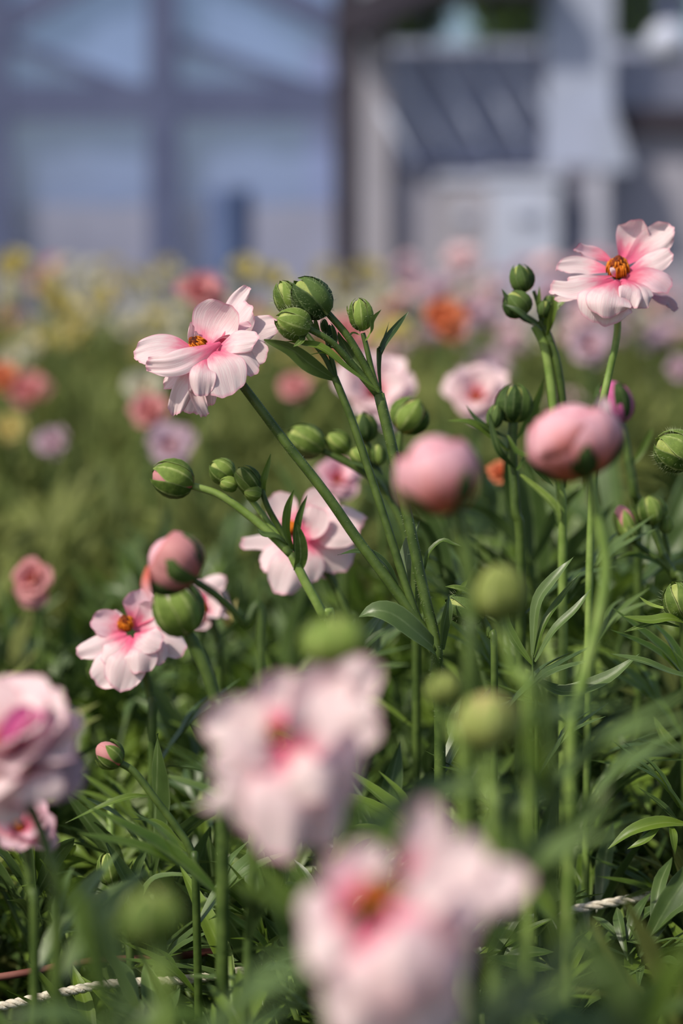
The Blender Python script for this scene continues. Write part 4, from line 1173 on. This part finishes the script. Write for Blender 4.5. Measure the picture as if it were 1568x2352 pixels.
# near blurred leaves, bottom right
P = Plant('ranunculus_leaf_shoot', 'broad pale blurred leaves in the bottom right corner', 'plant', 1440, 2600, 0.52)
P.d = 0.52
P.stem([(1440, 2360), (1450, 2420), (1460, 2500)], 26, 30, STEM, ground=True)
P.leaf([([(1445, 2420), (1430, 2300), (1380, 2210, -0.2), (1310, 2110, -0.2)], 50, (-0.4, 0.5, 0.7), 0.2)], LEAFB)
P.leaf([([(1440, 2420), (1330, 2350), (1200, 2310), (1080, 2300)], 46, (-0.2, 0.7, 0.6), 0.2)], LEAFB)
P.leaf([([(1460, 2420), (1500, 2320), (1540, 2230), (1600, 2150)], 40, (0.4, 0.5, 0.7), 0.2)], LEAF)
P = Plant('ranunculus_leaf_shoot', 'long blurred upright stems in front, right of the bottom flower', 'plant', 1290, 2500, 0.62)
P.d = 0.62
P.stem([(1238, 1540), (1262, 1700), (1275, 1900), (1280, 2150), (1285, 2400)], 28, 34, STEM, ground=True)
P.stem([(1150, 1890), (1180, 2050), (1190, 2250), (1200, 2420)], 24, 28, STEML)
P.leaf([([(1278, 2000), (1310, 1900), (1350, 1850), (1400, 1800)], 22, (0.3, 0.5, 0.8), 0.3)], LEAF)
P.leaf([([(1274, 1850), (1230, 1780), (1215, 1700), (1222, 1600)], 22, (-0.4, 0.4, 0.8), 0.3)], LEAF)
P.leaf([([(1280, 2080), (1225, 1990), (1180, 1900), (1165, 1780)], 26, (-0.4, 0.4, 0.8), 0.3)], LEAFB)
P = Plant('ranunculus_leaf_shoot', 'dark blurred leaves in the bottom left corner, before the rope', 'plant', 240, 2600, 0.56)
P.d = 0.58
P.stem([(250, 2340), (255, 2420), (260, 2500)], 24, 28, STEM, ground=True)
P.leaf([([(250, 2400), (180, 2340), (90, 2330), (0, 2350)], 32, (0, 0.8, 0.5), 0.2)], LEAFB)
P.leaf([([(255, 2400), (210, 2200), (180, 2080), (110, 1960)], 22, (-0.5, 0.4, 0.8), 0.2)], LEAF)
P.leaf([([(260, 2400), (235, 2240), (215, 2120), (195, 2020)], 24, (0.5, 0.3, 0.8), 0.2)], LEAFB)
P.leaf([([(260, 2410), (330, 2350), (420, 2330), (520, 2350)], 34, (0, 0.8, 0.5), 0.2)], LEAF)
P.leaf([([(262, 2410), (290, 2260), (240, 2130), (200, 2090)], 18, (0, 0.6, 0.8), 0.2)], LEAFB)

# ------------------------------------------------------------------ support rope and wire
def rope(label, pts, r, name='support_rope'):
    c = catmull([at(*p) for p in pts], 500)
    e = bpy.data.objects.new(name, None); COL.objects.link(e)
    e.location = c[0]; tag(e, label, 'rope')
    L = sum((c[i + 1] - c[i]).length for i in range(499))
    tg = (c[-1] - c[0]).normalized()
    a = tg.orthogonal().normalized(); b = tg.cross(a)
    turns = L / (r * 7.0)
    for s in range(3):
        q = [p - c[0] + (a * math.cos(2 * math.pi * (turns * i / 499 + s / 3)) + b * math.sin(2 * math.pi * (turns * i / 499 + s / 3))) * r * 0.52 for i, p in enumerate(c)]
        mb = MB(); mb.tube(q, r * 0.56, r * 0.56, 6, n=500)
        link('strand', mb.mesh('strand', ROPE), e)
rope('cream twisted rope stretched low across the bed', [(-300, 2380, 0.93), (0, 2312, 0.945), (240, 2262, 0.955), (460, 2246, 0.965), (900, 2170, 0.985), (1410, 2072, 1.0), (1568, 2050, 1.0), (1800, 2020, 1.0)], 0.0019)
c = [at(*p) for p in ((-300, 2275, 0.98), (0, 2244, 0.98), (200, 2208, 0.98), (410, 2196, 0.985), (700, 2150, 1.0), (980, 2120, 1.02))]
mb = MB(); mb.tube([p - c[0] for p in c], 0.0016, 0.0016, 7, n=40)
tag(link('support_wire', mb.mesh('support_wire', TWIG), loc=c[0]), 'thin reddish-brown wire just above the cream rope, lower left', 'wire')

# ================================================================== the rest of the bed
def divided_leaf(mb, seed, h, lean, size, nv=7, cols=3, petiole=True, lobes=3):
    """a ranunculus leaf: petiole from the crown, three leaflets cut into narrow lobes"""
    rnd = random.Random(seed)
    top = Vector((lean, 0, h))
    pts = [Vector((0, 0, 0)), Vector((lean * 0.25, 0, h * 0.5)), top]
    if petiole: mb.tube(pts, 0.0016, 0.0011, 5, n=6 if nv > 5 else 3, mat=1)
    out = Vector((lean, 0, h * 0.35)).normalized()
    side = Vector((0, 1, 0))
    upn = Vector((-0.5, 0, 0.85)).normalized()
    for k, ang in enumerate((0, 62, -62)):
        a = R(ang + rnd.uniform(-12, 12))
        d = (out * math.cos(a) + side * math.sin(a)).normalized()
        d = (d + Vector((0, 0, rnd.uniform(0.05, 0.55)))).normalized()
        L = size * (1.0 if k == 0 else 0.8) * rnd.uniform(0.85, 1.15)
        b = top + d * L * 0.12
        for q in range(lobes):
            ang2 = R((0, 34, -34, 60, -60)[q] + rnd.uniform(-8, 8))
            s2 = d.cross(upn).normalized()
            dd = (d * math.cos(ang2) + s2 * math.sin(ang2)).normalized()
            l2 = L * ((1.0, 0.72, 0.72, 0.5, 0.5)[q]) * rnd.uniform(0.85, 1.15)
            st = b + d * L * (0.0, 0.18, 0.18, 0.05, 0.05)[q]
            cv = rnd.uniform(-0.25, 0.35)
            sp = [st, st + dd * l2 * 0.5 + upn * l2 * 0.08, st + dd * l2 - upn * l2 * cv * 0.5]
            nn = (upn + Vector((rnd.uniform(-0.5, 0.5), rnd.uniform(-0.5, 0.5), 0))).normalized()
            blade(mb, sp, nn, l2 * rnd.uniform(0.065, 0.10), 0.35, nv=nv, cols=cols, wave=0.12, seed=seed * 31 + k * 7 + q, peak=0.5)

rnd = random.Random(77)
POOL = []
for k in range(14):
    mb = MB()
    h = 0.10 + 0.015 * k * 0.75
    divided_leaf(mb, 500 + k, h, 0.03 + 0.05 * rnd.random(), 0.040 + 0.022 * rnd.random(), nv=8, cols=5, lobes=5)
    POOL.append((h, mb.mesh('leaf', [(LEAF, LEAFB, LEAF)[k % 3], STEM])))
STEMPOOL = []
for k in range(5):                      # plain leafy stalks
    mb = MB()
    h = 0.20 + 0.02 * k
    q = [Vector((0, 0, 0)), Vector((0.01, 0.004 * k, h * 0.5)), Vector((0.03, 0.0, h))]
    mb.tube(q, 0.0022, 0.0015, 6, n=8, mat=1)
    for j in range(3):
        a = j * 2.1 + k
        o = Vector((0.03 * (0.5 + j * 0.2), 0, h * (0.55 + 0.2 * j)))
        d = Vector((math.cos(a), math.sin(a), 0.9)).normalized()
        blade(mb, [o, o + d * 0.025, o + d * 0.055 + Vector((math.cos(a), math.sin(a), 0)) * 0.012], Vector((-d.x, -d.y, 0.6)), 0.0042, 0.35, nv=8, mat=0, seed=k * 5 + j)
    STEMPOOL.append((h, mb.mesh('leaf_stalk', [LEAF, STEML])))
FARMESH = []
for k in range(6):
    mb = MB()
    for j in range(13):
        m2 = MB()
        divided_leaf(m2, 900 + k * 20 + j, 0.12 + 0.012 * j, 0.02 + 0.06 * rnd.random(), 0.065, nv=4, cols=3, lobes=3)
        Rz = Matrix.Rotation(j * 2.4 + rnd.random(), 4, 'Z')
        o = len(mb.v)
        mb.v += [tuple(Rz @ Vector(v)) for v in m2.v]; mb.uv += m2.uv
        mb.f += [tuple(o + i for i in f) for f in m2.f]; mb.m += m2.m
    FARMESH.append((mb, mb.mesh('leafy_plant', [LEAFFAR, STEML])))

HALF = 0.1412
near, mid, margin = [], [], []
y = 0.34
while y < 8.7:
    sp = 0.088 if y < 1.75 else (0.125 if y < 4.0 else 0.17)
    wid = HALF * y + (0.35 if y < 2 else 0.5)
    n = int(2 * wid / sp)
    for i in range(n + 1):
        x = -wid + i * sp + rnd.uniform(-0.4, 0.4) * sp
        yy = y + rnd.uniform(-0.4, 0.4) * sp
        inside = abs(x) < HALF * yy + 0.03
        if yy < 0.80: margin.append((x, yy)) if not inside or yy < 0.62 else None
        elif inside and yy < 1.75:
            pxx = x / yy * F + W / 2
            if (pxx < 540 and yy < 1.0) or (pxx > 1360 and yy < 1.03): continue      # gaps where the rope shows
            near.append((x, yy))
        elif inside and yy < 4.0: mid.append((x, yy))
        elif not (yy > 7.9 and x > -0.9): margin.append((x, yy))
    y += sp
mid = mid[:300 - len(near)] if len(near) + len(mid) > 300 else mid
leafy_labels = (('low leafy ranunculus without flowers among the near foliage', 'near leafy plants'),
                ('small blurred leafy ranunculus in the bed behind the sharp flowers', 'leafy plants further back'))
# basal leaves and stem leaves of the flowering plants
for (pl, a, q) in LOWER:
    b = pl.base
    for j in range(9 if pl.d > 0.97 else 0):
        h, me = POOL[rnd.randrange(len(POOL))]
        o = link('leaf', me, pl.e)
        k = rnd.uniform(0.8, 1.15); o.scale = (k, k, k)
        o.rotation_euler = (rnd.uniform(-0.15, 0.15), rnd.uniform(-0.1, 0.35), j * 2.4 + rnd.uniform(-0.4, 0.4))
    path = catmull([q, Vector((q.x * 0.5 + b.x * 0.5, q.y * 0.5 + b.y * 0.5, q.z * 0.5)), b], 20)
    for j in range(5):
        o0 = path[1 + j * 2] - b
        an = j * 2.4 + rnd.random()
        d = Vector((math.cos(an), math.sin(an), rnd.uniform(0.5, 1.4))).normalized()
        L = rnd.uniform(0.035, 0.06)
        mb = MB()
        for q2, (sa, sl) in enumerate(((0, 1), (0.5, 0.6), (-0.5, 0.65))):
            dd = Quaternion(Vector((-d.x, -d.y, 1)).normalized(), sa) @ d
            st = o0 + d * L * 0.3 * (q2 > 0)
            blade(mb, [st, st + dd * L * sl * 0.5, st + dd * L * sl + Vector((d.x, d.y, -0.4)) * 0.008], Vector((-d.x, -d.y, 0.8)), L * sl * 0.085, 0.35, nv=8, seed=j)
        link('leaf', mb.mesh('leaf', LEAF if j % 2 else LEAFB), pl.e)
rows_n = {}
ORD = ['first', 'second', 'third', 'fourth', 'fifth', 'sixth', 'seventh', 'eighth', 'ninth', 'tenth', 'eleventh', 'twelfth', 'thirteenth', 'fourteenth']
near.sort(key=lambda p: p[1])
nr = 0
while near[nr * 5:nr * 5 + 5]:
    for i, p in enumerate(sorted(near[nr * 5:nr * 5 + 5])):
        rows_n[p] = 'low leafy ranunculus without flowers, %s row of foliage from the front, %s from the left' % (ORD[min(nr, 13)], ORD[i])
    nr += 1
for (x, yy) in near:
    e = bpy.data.objects.new('leafy_plant', None); COL.objects.link(e)
    e.location = (x, yy, 0); e.rotation_euler.z = rnd.uniform(0, 6.28)
    tag(e, rows_n[(x, yy)], 'plant', leafy_labels[0][1])
    zmax = 0.275 + 0.045 * min(1, max(0, (yy - 0.8) / 0.5))
    tall = 1.22 if (x > 0.05 and yy > 1.08) else 1.0
    zmax *= tall
    for j in range(30):
        h, me = POOL[rnd.randrange(len(POOL))] if j < 25 else STEMPOOL[rnd.randrange(5)]
        o = link('leaf', me, e)
        s = min(rnd.uniform(0.8, 1.2) * tall, zmax * rnd.uniform(0.8, 1.0) / (h + 0.02))
        o.scale = (s, s, s)
        o.rotation_euler = (rnd.uniform(-0.15, 0.15), rnd.uniform(-0.1, 0.35) * (1.0 if tall == 1.0 else 0.3), j * 2.4 + rnd.uniform(-0.4, 0.4))
for (x, yy) in mid:
    o = link('leafy_plant', FARMESH[rnd.randrange(6)][1])
    o.location = (x, yy, 0); o.rotation_euler.z = rnd.uniform(0, 6.28)
    s = rnd.uniform(0.85, 1.15); o.scale = (s, s, s)
    side = 'left' if x < -HALF * yy / 3 else ('right' if x > HALF * yy / 3 else 'centre')
    tag(o, 'small blurred leafy ranunculus in the bed behind the sharp flowers, %s' % side, 'plant', leafy_labels[1][1] + ', ' + side)
# everything beyond and beside: one mass of foliage
V, Fq, UVs, Ms, off = [], [], [], [], 0
arr = [(np.array(m.v, dtype=np.float64), m.f, m.uv, m.m) for m, _ in FARMESH]
allm = MB()
for (x, yy) in margin:
    v, f, uv, mm = arr[rnd.randrange(6)]
    a = rnd.uniform(0, 6.28); s = rnd.uniform(0.85, 1.2) * (0.8 if yy < 1 else 1)
    ca, sa = math.cos(a) * s, math.sin(a) * s
    vv = np.stack([v[:, 0] * ca - v[:, 1] * sa + x, v[:, 0] * sa + v[:, 1] * ca + yy, v[:, 2] * s], 1)
    o = len(allm.v)
    allm.v += vv.tolist(); allm.uv += uv
    allm.f += [tuple(o + i for i in q) for q in f]; allm.m += mm
tag(link('bed_foliage', allm.mesh('bed_foliage', [LEAFFAR, STEML])), 'mass of green ranunculus foliage filling the far bed', 'foliage', kind='stuff')

# flowers of the bed a little behind the focus
for lab, c, ax, dia, d, mt, sd, foot in (
 ('blurred pale pink flower behind the middle stems, below the slim bud', (862, 905), (0.1, 0.4, 0.8), 200, 1.42, PINK, 51, (880, 1300)),
 ('blurred pale pink flower left of the upright ridged bud', (1095, 915), (-0.1, 0.5, 0.8), 170, 1.50, PINK, 52, (1100, 1250)),
 ('blurred pink flower just above the flower seen from behind', (775, 1105), (0.2, 0.5, 0.7), 120, 1.34, PINKD, 53, (790, 1400)),
 ('blurred coral flower right behind the slim pointed bud', (800, 775), (0, 0.4, 0.8), 120, 1.9, CORAL, 54, (815, 1100)),
 ('coral pink flower blurred behind the top of the leaning flower', (458, 684), (0.3, 0.6, 0.6), 140, 1.95, CORAL, 55, (470, 1100)),
 ('round orange flower blurred between the two sharp flowers', (1018, 736), (0, 0.4, 0.9), 115, 2.1, ORANGE, 56, (1020, 1100)),
 ('pale lilac flower blurred beside the round orange one', (1085, 722), (0, 0.5, 0.8), 90, 2.3, LILAC, 57, (1085, 1050)),
 ('lilac pink flower blurred under the upper right flower', (1355, 800), (0, 0.5, 0.8), 115, 2.1, LILAC, 58, (1355, 1080)),
 ('faint pink flower blurred left of the leaning stem', (676, 892), (0, 0.4, 0.9), 80, 2.1, CORAL, 59, (676, 1150)),
 ('coral pink flower blurred under the leaning pink flower', (345, 950), (0, 0.4, 0.9), 100, 2.0, CORAL, 60, (345, 1200)),
 ('pale lilac pink flower blurred above the pink-tipped bud', (392, 1030), (0, 0.5, 0.8), 125, 1.9, LILAC, 61, (395, 1250)),
 ('dull pink flower blurred at the left, beside the lilac pink one', (120, 1020), (0, 0.5, 0.8), 85, 2.1, LILAC, 62, (120, 1250)),
 ('bright orange flower blurred at the left edge', (5, 872), (0, 0.4, 0.9), 85, 2.2, ORANGE, 63, (5, 1150)),
 ('dull yellow flower blurred at the left edge under the orange one', (22, 985), (0, 0.4, 0.9), 85, 2.2, YELLOW, 64, (22, 1200)),
 ('yellow-white flower blurred behind the leaning flower', (335, 895), (0, 0.4, 0.9), 100, 2.3, WHITE, 65, (335, 1150)),
 ('orange closed flower blurred left of the wide pink bud', (1152, 1092), (-0.2, 0.6, 0.5), 80, 1.28, ORANGE, 66, (1155, 1350)),
 ('pale pink flower blurred at the right edge beside the hairy bud', (1560, 850), (0, 0.5, 0.8), 70, 2.2, LILAC, 67, (1560, 1100)),
):
    P = Plant('ranunculus_plant', lab, 'flower', foot[0], foot[1], d)
    P.stem([(c[0], c[1] + dia * 0.05, 0.3), ((c[0] + foot[0]) / 2, (c[1] + foot[1]) / 2), foot], 22 / d * 0.95, 22 / d, STEM, ground=True)
    P.bloom(c, ax, dia, mt, seed=sd, n=12, nu=7, nv=8, cup=1.15 if mt in (CORAL, ORANGE) else 0.9)

# far flowers: one small mesh each, stem and all
def small_flower(mat, seed, h):
    rnd = random.Random(seed)
    mb = MB()
    mb.tube([Vector((0, 0, 0)), Vector((0.01, 0.01, h * 0.5)), Vector((0, 0, h))], 0.002, 0.0018, 5, n=5, mat=1)
    q = Vector((rnd.uniform(-0.5, 0.5), rnd.uniform(-0.9, -0.2), 0.8)).normalized().to_track_quat('Z', 'Y')
    C = Vector((0, 0, h))
    for k in range(10):
        f = k / 9
        a0, a1, L = R(75 - 50 * f), R(45 - 60 * f), 0.027
        p = Vector((0.003, 0, 0)); pts = []
        for j in range(4):
            pts.append(p.copy()); a = a0 + (a1 - a0) * j / 3
            p = p + Vector((math.cos(a), 0, math.sin(a))) * L / 3
        Rz = Matrix.Rotation(k * 2.4, 3, 'Z')
        petal(mb, [C + q @ (Rz @ x) for x in pts], q @ (Rz @ Vector((-0.3, 0, 1))), 0.013, 0.2, 0.06, seed + k, nu=5, nv=5)
    return mb.mesh('ranunculus_flower', [mat, STEM])
kinds = [('yellow', YELLOW), ('white', WHITE), ('orange', ORANGE), ('coral pink', CORAL), ('pale pink', PINK), ('lilac', LILAC)]
SMALL = {n: [small_flower(m, 60 + 9 * i + k, 0.36 + 0.05 * k) for k in range(3)] for i, (n, m) in enumerate(kinds)}
rnd = random.Random(2024)
for k in range(285):
    yy = 2.6 + 6.0 * rnd.random() ** 0.8
    x = rnd.uniform(-1, 1) * (HALF * yy)
    if x < 0.15 * HALF * yy:
        n = rnd.choices(['yellow', 'white', 'orange', 'coral pink', 'pale pink'], [8, 5, 0.8, 1.0, 1.0])[0]
    else:
        n = rnd.choices(['lilac', 'pale pink', 'coral pink', 'white'], [7, 3, 0.3, 1.0])[0]
    if yy < 3.6 and x < 0 and n in ('yellow', 'white') and rnd.random() < 0.5: continue
    o = link('ranunculus_flower', SMALL[n][rnd.randrange(3)])
    o.location = (x, yy, 0); o.rotation_euler.z = rnd.uniform(-0.8, 0.8)
    s = rnd.uniform(0.85, 1.12); o.scale = (s, s, s)
    side = 'left' if x < -HALF * yy / 3 else ('right' if x > HALF * yy / 3 else 'centre')
    tag(o, 'tiny blurred %s flower far back in the bed, %s' % (n, side), 'flower', 'far %s flowers, %s' % (n, side))
